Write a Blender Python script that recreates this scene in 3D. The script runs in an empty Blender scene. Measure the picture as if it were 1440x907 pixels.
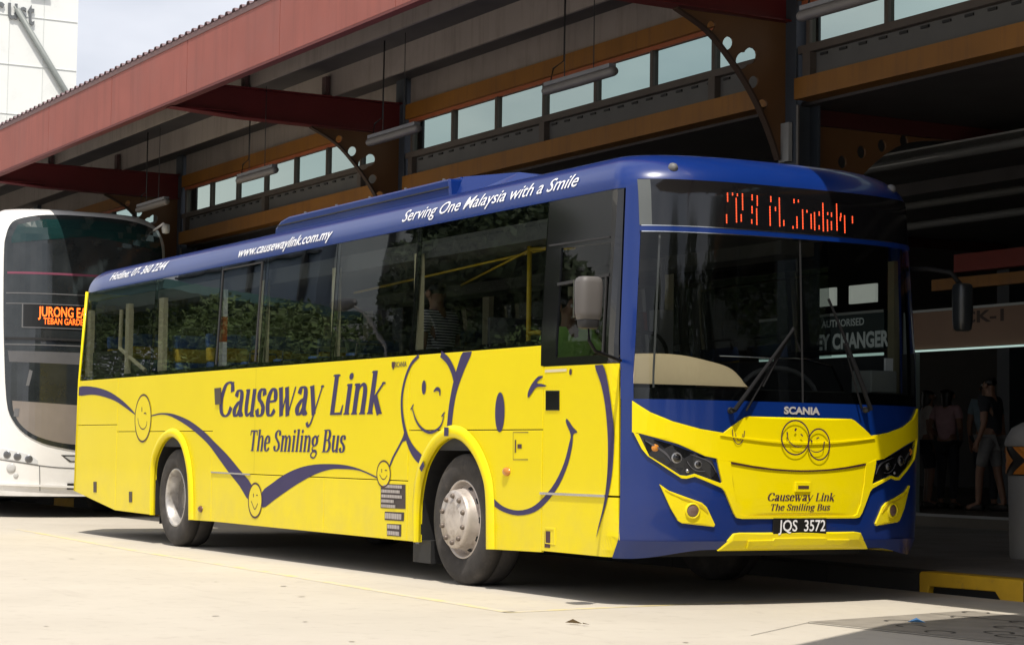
import bpy, math, random
from mathutils import Vector, Matrix
from mathutils.geometry import delaunay_2d_cdt
random.seed(7)
SC = bpy.context.scene
COL = SC.collection
R = math.radians

# ------------------------------------------------------------------ camera
CAM_POS = Vector((13.402, -7.015, 0.974)); YAW, PIT, ROL = R(60.969), R(3.592), R(0.792)
fw = Vector((-math.sin(YAW)*math.cos(PIT), math.cos(YAW)*math.cos(PIT), math.sin(PIT)))
r0 = Vector((math.cos(YAW), math.sin(YAW), 0)); u0 = r0.cross(fw)
rr = r0*math.cos(ROL)+u0*math.sin(ROL); uu = u0*math.cos(ROL)-r0*math.sin(ROL)
cd = bpy.data.cameras.new('camera'); cam = bpy.data.objects.new('camera', cd); COL.objects.link(cam)
cd.sensor_width = 36; cd.lens = 72.5; cd.clip_start = .1; cd.clip_end = 3000
M = Matrix((rr, uu, -fw)).transposed().to_4x4(); M.translation = CAM_POS
cam.matrix_world = M
SC.camera = cam
SC.render.resolution_x = 1024; SC.render.resolution_y = 644
# ------------------------------------------------------------------ world and sun
SUN_DIR = Vector((.42, -.235, 1)).normalized()
SUN_EL = math.asin(SUN_DIR.z); SUN_AZ = math.atan2(SUN_DIR.x, SUN_DIR.y)
w = bpy.data.worlds.new('World'); SC.world = w; w.use_nodes = True
nt = w.node_tree; nt.nodes.clear()
out = nt.nodes.new('ShaderNodeOutputWorld'); bg = nt.nodes.new('ShaderNodeBackground')
sky = nt.nodes.new('ShaderNodeTexSky'); sky.sky_type = 'NISHITA'; sky.sun_disc = False
sky.sun_elevation = SUN_EL; sky.sun_rotation = SUN_AZ; sky.air_density = 1.0; sky.dust_density = 3.0; sky.ozone_density = 1.0
tc = nt.nodes.new('ShaderNodeTexCoord'); mp = nt.nodes.new('ShaderNodeMapping'); mp.inputs['Scale'].default_value = (1, 1, 2.2)
nz = nt.nodes.new('ShaderNodeTexNoise'); nz.inputs['Scale'].default_value = 2.6; nz.inputs['Detail'].default_value = 6
rp = nt.nodes.new('ShaderNodeValToRGB'); rp.color_ramp.elements[0].position = .36; rp.color_ramp.elements[1].position = .62
rp.color_ramp.elements[0].color = (.35, .35, .35, 1); rp.color_ramp.elements[1].color = (.97, .97, .97, 1)
mx = nt.nodes.new('ShaderNodeMix'); mx.data_type = 'RGBA'
mx.inputs[7].default_value = (10.2, 10.4, 11.2, 1)
nt.links.new(tc.outputs['Generated'], mp.inputs[0]); nt.links.new(mp.outputs[0], nz.inputs[0]); nt.links.new(nz.outputs[0], rp.inputs[0])
nt.links.new(rp.outputs[0], mx.inputs[0]); nt.links.new(sky.outputs[0], mx.inputs[6]); nt.links.new(mx.outputs[2], bg.inputs[0])
bg.inputs[1].default_value = .084; nt.links.new(bg.outputs[0], out.inputs[0])
sd = bpy.data.lights.new('sun', 'SUN'); sd.energy = 4.2; sd.angle = R(.53); sd.color = (1, .94, .84)
so = bpy.data.objects.new('sun', sd); COL.objects.link(so)
so.rotation_euler = (-SUN_DIR).to_track_quat('-Z', 'Y').to_euler(); so.location = (0, 0, 40)
SC.view_settings.view_transform = 'Standard'; SC.view_settings.look = 'None'; SC.view_settings.exposure = .20; SC.view_settings.gamma = 1
SC.render.engine = 'CYCLES'
SC.cycles.max_bounces = 10; SC.cycles.transparent_max_bounces = 16; SC.cycles.glossy_bounces = 5; SC.cycles.diffuse_bounces = 4

# ------------------------------------------------------------------ materials
MATS = {}
def mat(name, col, rough=.5, metal=0, var=.08, scale=4, bump=0, bscale=60, spec=.5, coat=0, emit=None, estr=0, stain=None, stscale=1.5, stlo=.5, sthi=.7, streak=None, grime=None):
    if name in MATS: return MATS[name]
    m = bpy.data.materials.new(name); m.use_nodes = True; n = m.node_tree; p = n.nodes['Principled BSDF']
    p.inputs['Roughness'].default_value = rough; p.inputs['Metallic'].default_value = metal
    p.inputs['Specular IOR Level'].default_value = spec
    if coat: p.inputs['Coat Weight'].default_value = coat; p.inputs['Coat Roughness'].default_value = .06
    t = n.nodes.new('ShaderNodeTexCoord')
    a = n.nodes.new('ShaderNodeTexNoise'); a.inputs['Scale'].default_value = scale; a.inputs['Detail'].default_value = 5
    n.links.new(t.outputs['Object'], a.inputs[0])
    mr = n.nodes.new('ShaderNodeMapRange'); mr.inputs[1].default_value = .25; mr.inputs[2].default_value = .75
    mr.inputs[3].default_value = 1-var; mr.inputs[4].default_value = 1+var; n.links.new(a.outputs[0], mr.inputs[0])
    v = n.nodes.new('ShaderNodeVectorMath'); v.operation = 'SCALE'; v.inputs[0].default_value = col[:3]; n.links.new(mr.outputs[0], v.inputs['Scale'])
    last = v.outputs[0]
    if stain:
        b = n.nodes.new('ShaderNodeTexNoise'); b.inputs['Scale'].default_value = stscale; b.inputs['Detail'].default_value = 8; b.inputs['Roughness'].default_value = .65
        n.links.new(t.outputs['Object'], b.inputs[0])
        q = n.nodes.new('ShaderNodeMapRange'); q.inputs[1].default_value = stlo; q.inputs[2].default_value = sthi; n.links.new(b.outputs[0], q.inputs[0])
        x = n.nodes.new('ShaderNodeMix'); x.data_type = 'RGBA'; n.links.new(q.outputs[0], x.inputs[0]); n.links.new(last, x.inputs[6]); x.inputs[7].default_value = (*stain, 1)
        last = x.outputs[2]
    if streak:
        m2 = n.nodes.new('ShaderNodeMapping'); m2.inputs['Scale'].default_value = (5, 5, .35); n.links.new(t.outputs['Object'], m2.inputs[0])
        b = n.nodes.new('ShaderNodeTexNoise'); b.inputs['Scale'].default_value = 1.7; b.inputs['Detail'].default_value = 9; b.inputs['Roughness'].default_value = .7; n.links.new(m2.outputs[0], b.inputs[0])
        q = n.nodes.new('ShaderNodeMapRange'); q.inputs[1].default_value = .50; q.inputs[2].default_value = .78; q.inputs[4].default_value = .75; n.links.new(b.outputs[0], q.inputs[0])
        x = n.nodes.new('ShaderNodeMix'); x.data_type = 'RGBA'; n.links.new(q.outputs[0], x.inputs[0]); n.links.new(last, x.inputs[6]); x.inputs[7].default_value = (*streak, 1); last = x.outputs[2]
    if grime:
        # road dirt thrown up along the skirt: worn, patchy and strongest at the lower edge
        sx = n.nodes.new('ShaderNodeSeparateXYZ'); n.links.new(t.outputs['Object'], sx.inputs[0])
        g = n.nodes.new('ShaderNodeMapRange'); g.inputs[1].default_value = .95; g.inputs[2].default_value = .28; g.inputs[4].default_value = .30; n.links.new(sx.outputs[2], g.inputs[0])
        b = n.nodes.new('ShaderNodeTexNoise'); b.inputs['Scale'].default_value = 3.5; b.inputs['Detail'].default_value = 9; b.inputs['Roughness'].default_value = .7; n.links.new(t.outputs['Object'], b.inputs[0])
        q = n.nodes.new('ShaderNodeMapRange'); q.inputs[1].default_value = .38; q.inputs[2].default_value = .72; n.links.new(b.outputs[0], q.inputs[0])
        mm = n.nodes.new('ShaderNodeMath'); mm.operation = 'MULTIPLY'; n.links.new(g.outputs[0], mm.inputs[0]); n.links.new(q.outputs[0], mm.inputs[1])
        x = n.nodes.new('ShaderNodeMix'); x.data_type = 'RGBA'; n.links.new(mm.outputs[0], x.inputs[0]); n.links.new(last, x.inputs[6]); x.inputs[7].default_value = (*grime, 1); last = x.outputs[2]
    n.links.new(last, p.inputs['Base Color'])
    if bump:
        c = n.nodes.new('ShaderNodeTexNoise'); c.inputs['Scale'].default_value = bscale; c.inputs['Detail'].default_value = 4; n.links.new(t.outputs['Object'], c.inputs[0])
        bb = n.nodes.new('ShaderNodeBump'); bb.inputs['Strength'].default_value = bump; bb.inputs['Distance'].default_value = .01
        n.links.new(c.outputs[0], bb.inputs['Height']); n.links.new(bb.outputs[0], p.inputs['Normal'])
    if emit: p.inputs['Emission Color'].default_value = (*emit, 1); p.inputs['Emission Strength'].default_value = estr
    MATS[name] = m; return m
def glass(name, tint, refl=1.0, rough=.01, ior=1.5, wob=0):
    m = bpy.data.materials.new(name); m.use_nodes = True; n = m.node_tree; n.nodes.clear()
    o = n.nodes.new('ShaderNodeOutputMaterial'); mix = n.nodes.new('ShaderNodeMixShader'); tr = n.nodes.new('ShaderNodeBsdfTransparent'); gl = n.nodes.new('ShaderNodeBsdfGlossy')
    fr = n.nodes.new('ShaderNodeFresnel'); ge = n.nodes.new('ShaderNodeNewGeometry'); io = n.nodes.new('ShaderNodeMapRange'); io.inputs[3].default_value = ior; io.inputs[4].default_value = 1/ior
    n.links.new(ge.outputs['Backfacing'], io.inputs[0]); n.links.new(io.outputs[0], fr.inputs[0])
    mu = n.nodes.new('ShaderNodeMath'); mu.operation = 'MULTIPLY'; mu.inputs[1].default_value = refl; mu.use_clamp = True
    tr.inputs[0].default_value = (*tint, 1); gl.inputs['Roughness'].default_value = rough
    n.links.new(fr.outputs[0], mu.inputs[0]); n.links.new(mu.outputs[0], mix.inputs[0]); n.links.new(tr.outputs[0], mix.inputs[1]); n.links.new(gl.outputs[0], mix.inputs[2])
    n.links.new(mix.outputs[0], o.inputs[0])
    if wob:
        t = n.nodes.new('ShaderNodeTexCoord'); c = n.nodes.new('ShaderNodeTexNoise'); c.inputs['Scale'].default_value = 1.6; n.links.new(t.outputs['Object'], c.inputs[0])
        b = n.nodes.new('ShaderNodeBump'); b.inputs['Strength'].default_value = wob; b.inputs['Distance'].default_value = .01; n.links.new(c.outputs[0], b.inputs['Height'])
        n.links.new(b.outputs[0], gl.inputs['Normal']); n.links.new(b.outputs[0], fr.inputs['Normal'])
    MATS[name] = m; return m

YEL = mat('yellow_paint', (.80, .650, .0), .38, var=.03, scale=1.2, spec=.22, coat=.14, bump=.06, bscale=1.6, stain=(.74, .63, .03), stscale=2.2, stlo=.66, sthi=1.0, grime=(.50, .40, .16))
BLU = mat('blue_paint', (.0025, .022, .150), .28, var=.06, scale=2, spec=.4, coat=.4, bump=.04, bscale=1.6, stain=(.010, .032, .15), stscale=3, stlo=.62, sthi=.95, grime=(.05, .05, .09))
NAVY = mat('navy_vinyl', (.030, .021, .095), .6, var=.06)
BROWN = mat('dark_outline_vinyl', (.06, .024, .036), .6, var=.05)
WHT = mat('white_vinyl', (.82, .82, .84), .5, var=.03)
WIPB = mat('wiper_black', (.006, .006, .007), .75, spec=.2)
BLACK = mat('black_rubber', (.012, .012, .013), .6, var=.15)
GBLK = mat('gloss_black', (.006, .006, .007), .08, var=.1, coat=.5)
TYRE = mat('tyre_rubber', (.040, .036, .034), .9, var=.3, scale=9, bump=.25, bscale=60, stain=(.10, .088, .078), stscale=5, stlo=.5, sthi=.85)
STEEL = mat('wheel_steel', (.55, .50, .46), .45, metal=.45, var=.15, scale=12, stain=(.2, .15, .11), stscale=9, stlo=.5, sthi=.8)
CHROME = mat('chrome', (.75, .75, .76), .18, metal=1, var=.05)
GREY = mat('grey_plastic', (.13, .13, .135), .55, var=.1)
LGREY = mat('mirror_shell_grey', (.095, .088, .084), .55, var=.06)
DKGREY = mat('dark_grey_lining', (.03, .031, .034), .8, var=.2)
CREAM = mat('cream_post', (.62, .56, .38), .5, var=.08)
POLE = mat('yellow_pole', (.62, .42, .01), .35, var=.05)
AMBER = mat('amber_lens', (.55, .20, .015), .15, var=.2, coat=.5)
REDLENS = mat('red_lens', (.3, .01, .01), .2)
BEIGE = mat('beige_cowl', (.78, .60, .38), .5, var=.05)
SBLUE = mat('blue_seat_fabric', (.05, .12, .36), .9, var=.25, scale=30)
SYEL = mat('yellow_seat_fabric', (.75, .50, .04), .9, var=.15, scale=30)
LEDR = mat('red_led', (.2, .02, .01), .4, emit=(1, .10, .03), estr=1.9)
LEDO = mat('orange_led', (.2, .05, .01), .4, emit=(1, .14, .015), estr=2.4)
GSIDE = glass('tinted_side_glass', (.50, .53, .52), 1.6, ior=1.52, wob=.06)
GFRONT = glass('windscreen_glass', (.54, .57, .56), 1.0, wob=.03)
GCLER = None
RED = mat('red_steel_paint', (.285, .083, .064), .6, var=.12, scale=1.5, streak=(.17, .056, .046), stain=(.26, .095, .082), stscale=1.2, stlo=.45, sthi=.8)
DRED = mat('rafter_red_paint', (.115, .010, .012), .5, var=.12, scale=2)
OCHRE = mat('ochre_steel_paint', (.24, .10, .012), .55, streak=(.13, .055, .02), var=.15, scale=2, stain=(.22, .10, .03), stscale=3, stlo=.55, sthi=.85)
BRKT = mat('brown_bracket_paint', (.125, .056, .018), .6, var=.15, scale=2)
ZINC = mat('grey_purlin_paint', (.26, .225, .205), .6, streak=(.13, .11, .10), var=.10, scale=1.2, stain=(.18, .16, .15), stscale=1.5, stlo=.5, sthi=.8)
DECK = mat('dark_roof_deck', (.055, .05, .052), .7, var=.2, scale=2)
COLM = mat('column_blue_grey', (.045, .055, .07), .5, var=.15)
SILL = mat('sill_brown_grey', (.085, .07, .06), .6, var=.15)
PLATE_ = mat('platform_concrete', (.22, .20, .175), .85, var=.15, scale=1.5, bump=.2, bscale=40, stain=(.13, .11, .09), stscale=1.2, stlo=.45, sthi=.8)
KYEL = mat('kerb_yellow_paint', (.62, .36, .015), .6, var=.12, scale=6, bump=.15, bscale=30, stain=(.24, .16, .07), stscale=7, stlo=.55, sthi=.8)
KBLK = mat('kerb_black_and_shade', (.02, .019, .018), .7, var=.2, bump=.15, bscale=30)
WPAINT = mat('white_bus_paint', (.80, .79, .77), .25, var=.02, coat=.5, grime=(.45, .42, .37))
CONC = mat('bin_grey', (.32, .31, .29), .7, var=.08, scale=5)
TOWER = mat('white_tower_cladding', (.78, .80, .79), .7, var=.03, scale=.15, stain=(.66, .69, .68), stscale=.25, stlo=.5, sthi=.7)
TUBE = mat('lamp_housing_grey', (.11, .10, .09), .5, var=.1)

# ------------------------------------------------------------------ object helpers
def tag(o, label=None, cat=None, group=None, kind=None):
    if label: o['label'] = label
    if cat: o['category'] = cat
    if group: o['group'] = group
    if kind: o['kind'] = kind
    return o
ROOTS = {}
def empty(name, loc=(0, 0, 0), rz=0, world=True):
    # world=True: children are modelled in world coordinates
    o = bpy.data.objects.new(name, None); o.empty_display_size = .3; COL.objects.link(o); o.location = loc; o.rotation_euler = (0, 0, rz)
    if world: ROOTS[o.name] = Matrix.Translation(-Vector(loc))
    return o
def adopt(o, parent):
    o.parent = parent
    if parent.name in ROOTS: o.matrix_parent_inverse = ROOTS[parent.name]
def mesh(name, vs, fs, m, parent=None, smooth=False, kind=None):
    me = bpy.data.meshes.new(name); me.from_pydata([tuple(v) for v in vs], [], fs); me.update()
    ms = m if isinstance(m, (list, tuple)) else [m]
    for q in ms: me.materials.append(q)
    if smooth: me.shade_smooth()
    o = bpy.data.objects.new(name, me); COL.objects.link(o)
    if parent: adopt(o, parent)
    if kind: o['kind'] = kind
    return o
class MB:
    def __init__(s): s.v = []; s.f = []
    def add(s, vs, fs):
        b = len(s.v); s.v += [Vector(v) for v in vs]; s.f += [tuple(i+b for i in f) for f in fs]
    def box(s, a, b, ch=0):
        x0, y0, z0 = a; x1, y1, z1 = b
        s.add([(x0,y0,z0),(x1,y0,z0),(x1,y1,z0),(x0,y1,z0),(x0,y0,z1),(x1,y0,z1),(x1,y1,z1),(x0,y1,z1)],
              [(0,3,2,1),(4,5,6,7),(0,1,5,4),(1,2,6,5),(2,3,7,6),(3,0,4,7)])
    def tube(s, pts, r, n=8, cap=True):
        pts = [Vector(p) for p in pts]; k = len(pts); rs = r if isinstance(r, (list, tuple)) else [r]*k
        vs = []; up = Vector((0, 0, 1))
        for i, p in enumerate(pts):
            d = (pts[min(i+1, k-1)]-pts[max(i-1, 0)]).normalized()
            a = d.cross(up if abs(d.z) < .9 else Vector((1, 0, 0))).normalized(); b = d.cross(a)
            for j in range(n):
                t = 2*math.pi*j/n; vs.append(p+(a*math.cos(t)+b*math.sin(t))*rs[i])
        fs = [(i*n+j, i*n+(j+1) % n, (i+1)*n+(j+1) % n, (i+1)*n+j) for i in range(k-1) for j in range(n)]
        if cap: fs += [tuple(range(n-1, -1, -1)), tuple(range((k-1)*n, k*n))]
        s.add(vs, fs)
    def lathe(s, prof, c, axis='y', n=32, a0=0):
        # prof: (radius, axial)
        vs = []
        for (r, h) in prof:
            for j in range(n):
                t = 2*math.pi*j/n+a0
                if axis == 'y': vs.append((c[0]+r*math.cos(t), c[1]+h, c[2]+r*math.sin(t)))
                elif axis == 'z': vs.append((c[0]+r*math.cos(t), c[1]+r*math.sin(t), c[2]+h))
                else: vs.append((c[0]+h, c[1]+r*math.cos(t), c[2]+r*math.sin(t)))
        s.add(vs, [(i*n+j, i*n+(j+1) % n, (i+1)*n+(j+1) % n, (i+1)*n+j) for i in range(len(prof)-1) for j in range(n)])
    def prism(s, poly, fn, t0, t1):
        # poly 2D, fn(a,b,t)->point
        n = len(poly); vs = [fn(a, b, t0) for a, b in poly]+[fn(a, b, t1) for a, b in poly]
        s.add(vs, [tuple(range(n-1, -1, -1)), tuple(range(n, 2*n))]+[(i, (i+1) % n, n+(i+1) % n, n+i) for i in range(n)])
    def build(s, name, m, parent=None, smooth=False, kind=None):
        return mesh(name, s.v, s.f, m, parent, smooth, kind)
def box(name, a, b, m, parent=None, kind=None, bev=0):
    q = MB(); q.box(a, b); o = q.build(name, m, parent, kind=kind)
    if bev:
        md = o.modifiers.new('bevel', 'BEVEL'); md.width = bev; md.segments = 2; md.limit_method = 'ANGLE'
    return o
def bevel(o, w=.004, seg=2):
    md = o.modifiers.new('bevel', 'BEVEL'); md.width = w; md.segments = seg; md.limit_method = 'ANGLE'; md.angle_limit = R(40); return o
def copy_tree(o, parent=None):
    c = o.copy(); COL.objects.link(c)
    if parent: c.parent = parent
    for ch in list(o.children): copy_tree(ch, c)
    return c
def area2(p): return sum(p[i][0]*p[(i+1) % len(p)][1]-p[(i+1) % len(p)][0]*p[i][1] for i in range(len(p)))
def inside(p, q):
    x, y = q; wn = 0; n = len(p); j = n-1
    for i in range(n):
        xi, yi = p[i]; xj, yj = p[j]
        if (yi > y) != (yj > y) and x < (xj-xi)*(y-yi)/(yj-yi)+xi: wn += 1 if yi > yj else -1
        j = i
    return wn != 0
def drape(polys, fn, off=.002, thick=0, step=(.1, .1), holes=()):
    """2D outlines laid on a curved surface fn(a,b)->(point, normal), given thickness; returns verts, faces"""
    pv = []; pe = []
    for p in list(polys)+list(holes):
        b = len(pv); n = len(p); pv += [Vector(q) for q in p]; pe += [(b+i, b+(i+1) % n) for i in range(n)]
    xs = [q[0] for q in pv]; zs = [q[1] for q in pv]
    if step:
        a = min(xs)+step[0]*.5
        while a < max(xs):
            b = min(zs)+step[1]*.5
            while b < max(zs):
                if any(inside(p, (a, b)) for p in polys) and not any(inside(h, (a, b)) for h in holes): pv.append(Vector((a, b)))
                b += step[1]
            a += step[0]
    v, e, f, _, _, _ = delaunay_2d_cdt(pv, pe, [], 0, 1e-5)
    tri = []
    for t in f:
        c = sum((v[i] for i in t), Vector((0, 0)))/len(t)
        if any(inside(p, c) for p in polys) and not any(inside(h, c) for h in holes): tri.append(tuple(t))
    used = sorted({i for t in tri for i in t}); ix = {k: i for i, k in enumerate(used)}
    P = []; N = []
    for k in used:
        p, n = fn(v[k].x, v[k].y); P.append(Vector(p)); N.append(Vector(n))
    T = [tuple(ix[i] for i in t) for t in tri]
    if T:
        a, b, c = T[0][:3]
        if (P[b]-P[a]).cross(P[c]-P[a]).dot(N[a]) < 0: T = [tuple(reversed(t)) for t in T]
    top = [P[i]+N[i]*off for i in range(len(P))]
    if not thick: return top, T
    bot = [P[i]+N[i]*(off-thick) for i in range(len(P))]; n = len(P)
    ed = {}
    for t in T:
        for i in range(len(t)):
            a, b = t[i], t[(i+1) % len(t)]
            ed[(a, b)] = 1
    F = list(T)
    for (a, b) in ed:
        if (b, a) not in ed: F.append((b, a, a+n, b+n))
    return top+bot, F
def dobj(name, polys, fn, m, parent, off=.002, thick=0, step=(.1, .1), holes=(), bev=0):
    v, f = drape(polys, fn, off, thick, step, holes); o = mesh(name, v, f, m, parent)
    if bev: bevel(o, bev)
    return o
def disc(name, p, nn, prof, m, parent, n=16):
    b = MB(); t1 = nn.cross(Vector((0, 0, 1))).normalized(); t2 = nn.cross(t1); vs = []
    for r, h in prof:
        for i in range(n): a = 2*math.pi*i/n; vs.append(p+nn*h+(t1*math.cos(a)+t2*math.sin(a))*r)
    k = len(prof); b.add(vs, [(q*n+i, q*n+(i+1) % n, (q+1)*n+(i+1) % n, (q+1)*n+i) for q in range(k-1) for i in range(n)]+[tuple(range((k-1)*n, k*n))]); return b.build(name, m, parent, True)
def catmull(p, k=6, closed=False):
    out = []; n = len(p)
    rng = range(n if closed else n-1)
    for i in rng:
        if closed: a, b, c, d = p[(i-1) % n], p[i], p[(i+1) % n], p[(i+2) % n]
        else: a, b, c, d = p[max(i-1, 0)], p[i], p[i+1], p[min(i+2, n-1)]
        for j in range(k):
            t = j/k
            out.append(tuple(.5*(2*b[q]+(c[q]-a[q])*t+(2*a[q]-5*b[q]+4*c[q]-d[q])*t*t+(3*b[q]-a[q]-3*c[q]+d[q])*t**3) for q in range(len(b))))
    if not closed: out.append(tuple(p[-1]))
    return out
def stroke(pts, w, k=5, nib=None, curve=True):
    """outline of a line with width: w constant or list, nib=(thin,thick) gives broad-pen contrast"""
    if isinstance(w, (list, tuple)): q = [(p[0], p[1], w[i]) for i, p in enumerate(pts)]
    else: q = [(p[0], p[1], w) for p in pts]
    if curve and len(q) > 2: q = catmull(q, k)
    L = []; Rr = []
    for i in range(len(q)):
        a = q[max(i-1, 0)]; b = q[min(i+1, len(q)-1)]
        dx, dy = b[0]-a[0], b[1]-a[1]; l = math.hypot(dx, dy) or 1; dx /= l; dy /= l
        ww = q[i][2]
        if nib: ww = nib[0]+(nib[1]-nib[0])*abs(dy)**1.6
        L.append((q[i][0]-dy*ww/2, q[i][1]+dx*ww/2)); Rr.append((q[i][0]+dy*ww/2, q[i][1]-dx*ww/2))
    return L+Rr[::-1]
def ellipse(c, rx, rz, n=36, rot=0, a0=0, a1=2*math.pi):
    return [(c[0]+rx*math.cos(a0+(a1-a0)*i/n)*math.cos(rot)-rz*math.sin(a0+(a1-a0)*i/n)*math.sin(rot),
             c[1]+rx*math.cos(a0+(a1-a0)*i/n)*math.sin(rot)+rz*math.sin(a0+(a1-a0)*i/n)*math.cos(rot)) for i in range(n)]
# ---- serif italic lettering drawn as pen strokes (unit: capital height)
NB = (.055, .185)
def pen(*p): return stroke(p, 0, 6, nib=NB)
def thickline(a, b, w=.17): return stroke([a, b], w, curve=False)
def thinline(a, b, w=.055): return stroke([a, b], w, curve=False)
def foot(x, z, s=1, w=.17): return [(x-w*.85, z), (x+w*.85, z), (x+w*.85, z+.035*s), (x+w*.5, z+.05*s), (x-w*.5, z+.05*s), (x-w*.85, z+.035*s)]
G = {
 'C': (.74, [pen((.66,.70),(.60,.90),(.44,.965),(.24,.86),(.12,.5),(.20,.16),(.40,.035),(.58,.10),(.68,.28)), thinline((.66,.98),(.66,.70))]),
 'L': (.60, [thickline((.18,0),(.18,1)), foot(.18,.95,1), [(.1,0),(.58,0),(.60,.24),(.56,.24),(.50,.06),(.1,.055)]]),
 'T': (.66, [thickline((.33,0),(.33,1)), foot(.33,0), [(.03,1),(.63,1),(.64,.74),(.60,.74),(.55,.93),(.11,.93),(.06,.74),(.02,.74)]]),
 'B': (.66, [thickline((.16,0),(.16,1)), foot(.16,0), foot(.16,.95), pen((.16,.975),(.40,.965),(.50,.78),(.42,.57),(.2,.53)), pen((.16,.53),(.44,.51),(.56,.28),(.44,.05),(.16,.028))]),
 'S': (.56, [pen((.46,.74),(.42,.92),(.28,.97),(.13,.86),(.13,.68),(.28,.52),(.43,.36),(.44,.16),(.30,.035),(.14,.08),(.07,.26))]),
 'a': (.55, [pen((.12,.56),(.18,.70),(.31,.715),(.40,.58),(.40,.2),(.46,.04),(.55,.10)), pen((.40,.44),(.24,.37),(.11,.20),(.17,.045),(.30,.08),(.40,.22))]),
 'u': (.56, [stroke([(.13,.75),(.13,.22),(.22,.05),(.38,.14),(.44,.28)], [.17,.17,.10,.055,.05], 5), thickline((.44,.75),(.44,.0)), foot(.10,.70,1,.10), foot(.48,0,1,.12)]),
 's': (.47, [pen((.38,.56),(.33,.70),(.21,.72),(.12,.62),(.15,.47),(.28,.36),(.38,.22),(.34,.06),(.18,.03),(.08,.20))]),
 'e': (.52, [pen((.11,.39),(.40,.42),(.40,.62),(.27,.72),(.13,.58),(.09,.34),(.17,.07),(.32,.035),(.46,.17))]),
 'w': (.82, [thickline((.08,.75),(.26,.0)), thinline((.26,.0),(.40,.73)), thickline((.36,.75),(.55,.0)), thinline((.55,.0),(.76,.75)), foot(.08,.70,1,.11), foot(.36,.70,1,.09)]),
 'y': (.58, [thickline((.08,.75),(.30,.02)), stroke([(.53,.75),(.30,.02),(.20,-.22),(.10,-.26),(.04,-.17)], [.05,.06,.07,.09,.10], 5), foot(.08,.70,1,.11), foot(.53,.70,1,.08)]),
 'i': (.30, [thickline((.15,.75),(.15,.0)), foot(.15,0,1,.14), foot(.11,.70,1,.10), ellipse((.16,.93), .085, .085, 14)]),
 'l': (.30, [thickline((.15,1.03),(.15,.0)), foot(.15,0,1,.14), foot(.11,.98,1,.10)]),
 'n': (.60, [thickline((.14,.75),(.14,.0)), foot(.14,0,1,.14), foot(.10,.70,1,.10), stroke([(.16,.50),(.26,.68),(.38,.71),(.46,.55),(.46,0)], [.05,.06,.10,.16,.17], 5), foot(.46,0,1,.14)]),
 'm': (.90, [thickline((.14,.75),(.14,.0)), foot(.14,0,1,.14), foot(.10,.70,1,.10), stroke([(.16,.50),(.26,.68),(.36,.71),(.44,.55),(.44,0)], [.05,.06,.10,.16,.17], 5), foot(.44,0,1,.14),
             stroke([(.46,.50),(.56,.68),(.66,.71),(.75,.55),(.75,0)], [.05,.06,.10,.16,.17], 5), foot(.75,0,1,.14)]),
 'h': (.60, [thickline((.14,1.03),(.14,.0)), foot(.14,0,1,.14), foot(.10,.98,1,.10), stroke([(.16,.50),(.26,.68),(.38,.71),(.46,.55),(.46,0)], [.05,.06,.10,.16,.17], 5), foot(.46,0,1,.14)]),
 'k': (.58, [thickline((.14,1.03),(.14,.0)), foot(.14,0,1,.14), foot(.10,.98,1,.10), thinline((.52,.74),(.18,.34),.06), thickline((.24,.44),(.50,0),.17), foot(.52,.70,1,.08), foot(.50,0,1,.12)]),
 'g': (.56, [pen((.26,.72),(.11,.60),(.11,.40),(.26,.28),(.41,.40),(.41,.60),(.26,.72)), stroke([(.20,.28),(.10,.16),(.20,.06),(.40,.04),(.48,-.08),(.34,-.25),(.12,-.22),(.06,-.10),(.18,.02)], [.05,.07,.12,.13,.09,.07,.08,.09,.05], 5), thinline((.38,.66),(.54,.74),.08)]),
}
def serif(text, x0, x1, z0, cap, shear, fn, m, parent, off=.003, mirror=False, name='lettering'):
    tot = sum(.30 if c == ' ' else G[c][0]+.02 for c in text); s = (x1-x0)/tot
    V = []; F = []; x = 0
    for c in text:
        if c == ' ': x += .30; continue
        adv, polys = G[c]
        for k, p in enumerate(polys):
            q = [(x0+(x+a)*s+shear*b*cap, z0+b*cap) for a, b in p]
            v, f = drape([q], fn, off+.00025*k, 0, None); b0 = len(V); V += v; F += [tuple(i+b0 for i in t) for t in f]
        x += adv+.02
    return mesh(name, V, F, m, parent)
def textmesh(s, size=1, bold=0, xs=1, shear=0, sp=1.0, cuts=0):
    cu = bpy.data.curves.new('tmp', 'FONT'); cu.body = s; cu.size = size; cu.offset = bold; cu.space_character = sp; cu.shear = shear; cu.resolution_u = 3
    o = bpy.data.objects.new('tmp', cu); COL.objects.link(o)
    me = bpy.data.meshes.new_from_object(o.evaluated_get(bpy.context.evaluated_depsgraph_get()))
    import bmesh
    bm = bmesh.new(); bm.from_mesh(me); bmesh.ops.triangulate(bm, faces=bm.faces[:])
    if cuts:
        for i in range(1, cuts): bmesh.ops.bisect_plane(bm, geom=bm.verts[:]+bm.edges[:]+bm.faces[:], plane_co=(0, -.253*size+1.1137*size*i/cuts, 0), plane_no=(0, 1, 0))
    bm.to_mesh(me); bm.free()
    vs = [(v.co.x*xs, v.co.y) for v in me.vertices]; fs = [tuple(p.vertices) for p in me.polygons]
    bpy.data.objects.remove(o); bpy.data.curves.remove(cu); bpy.data.meshes.remove(me)
    return vs, fs
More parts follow.
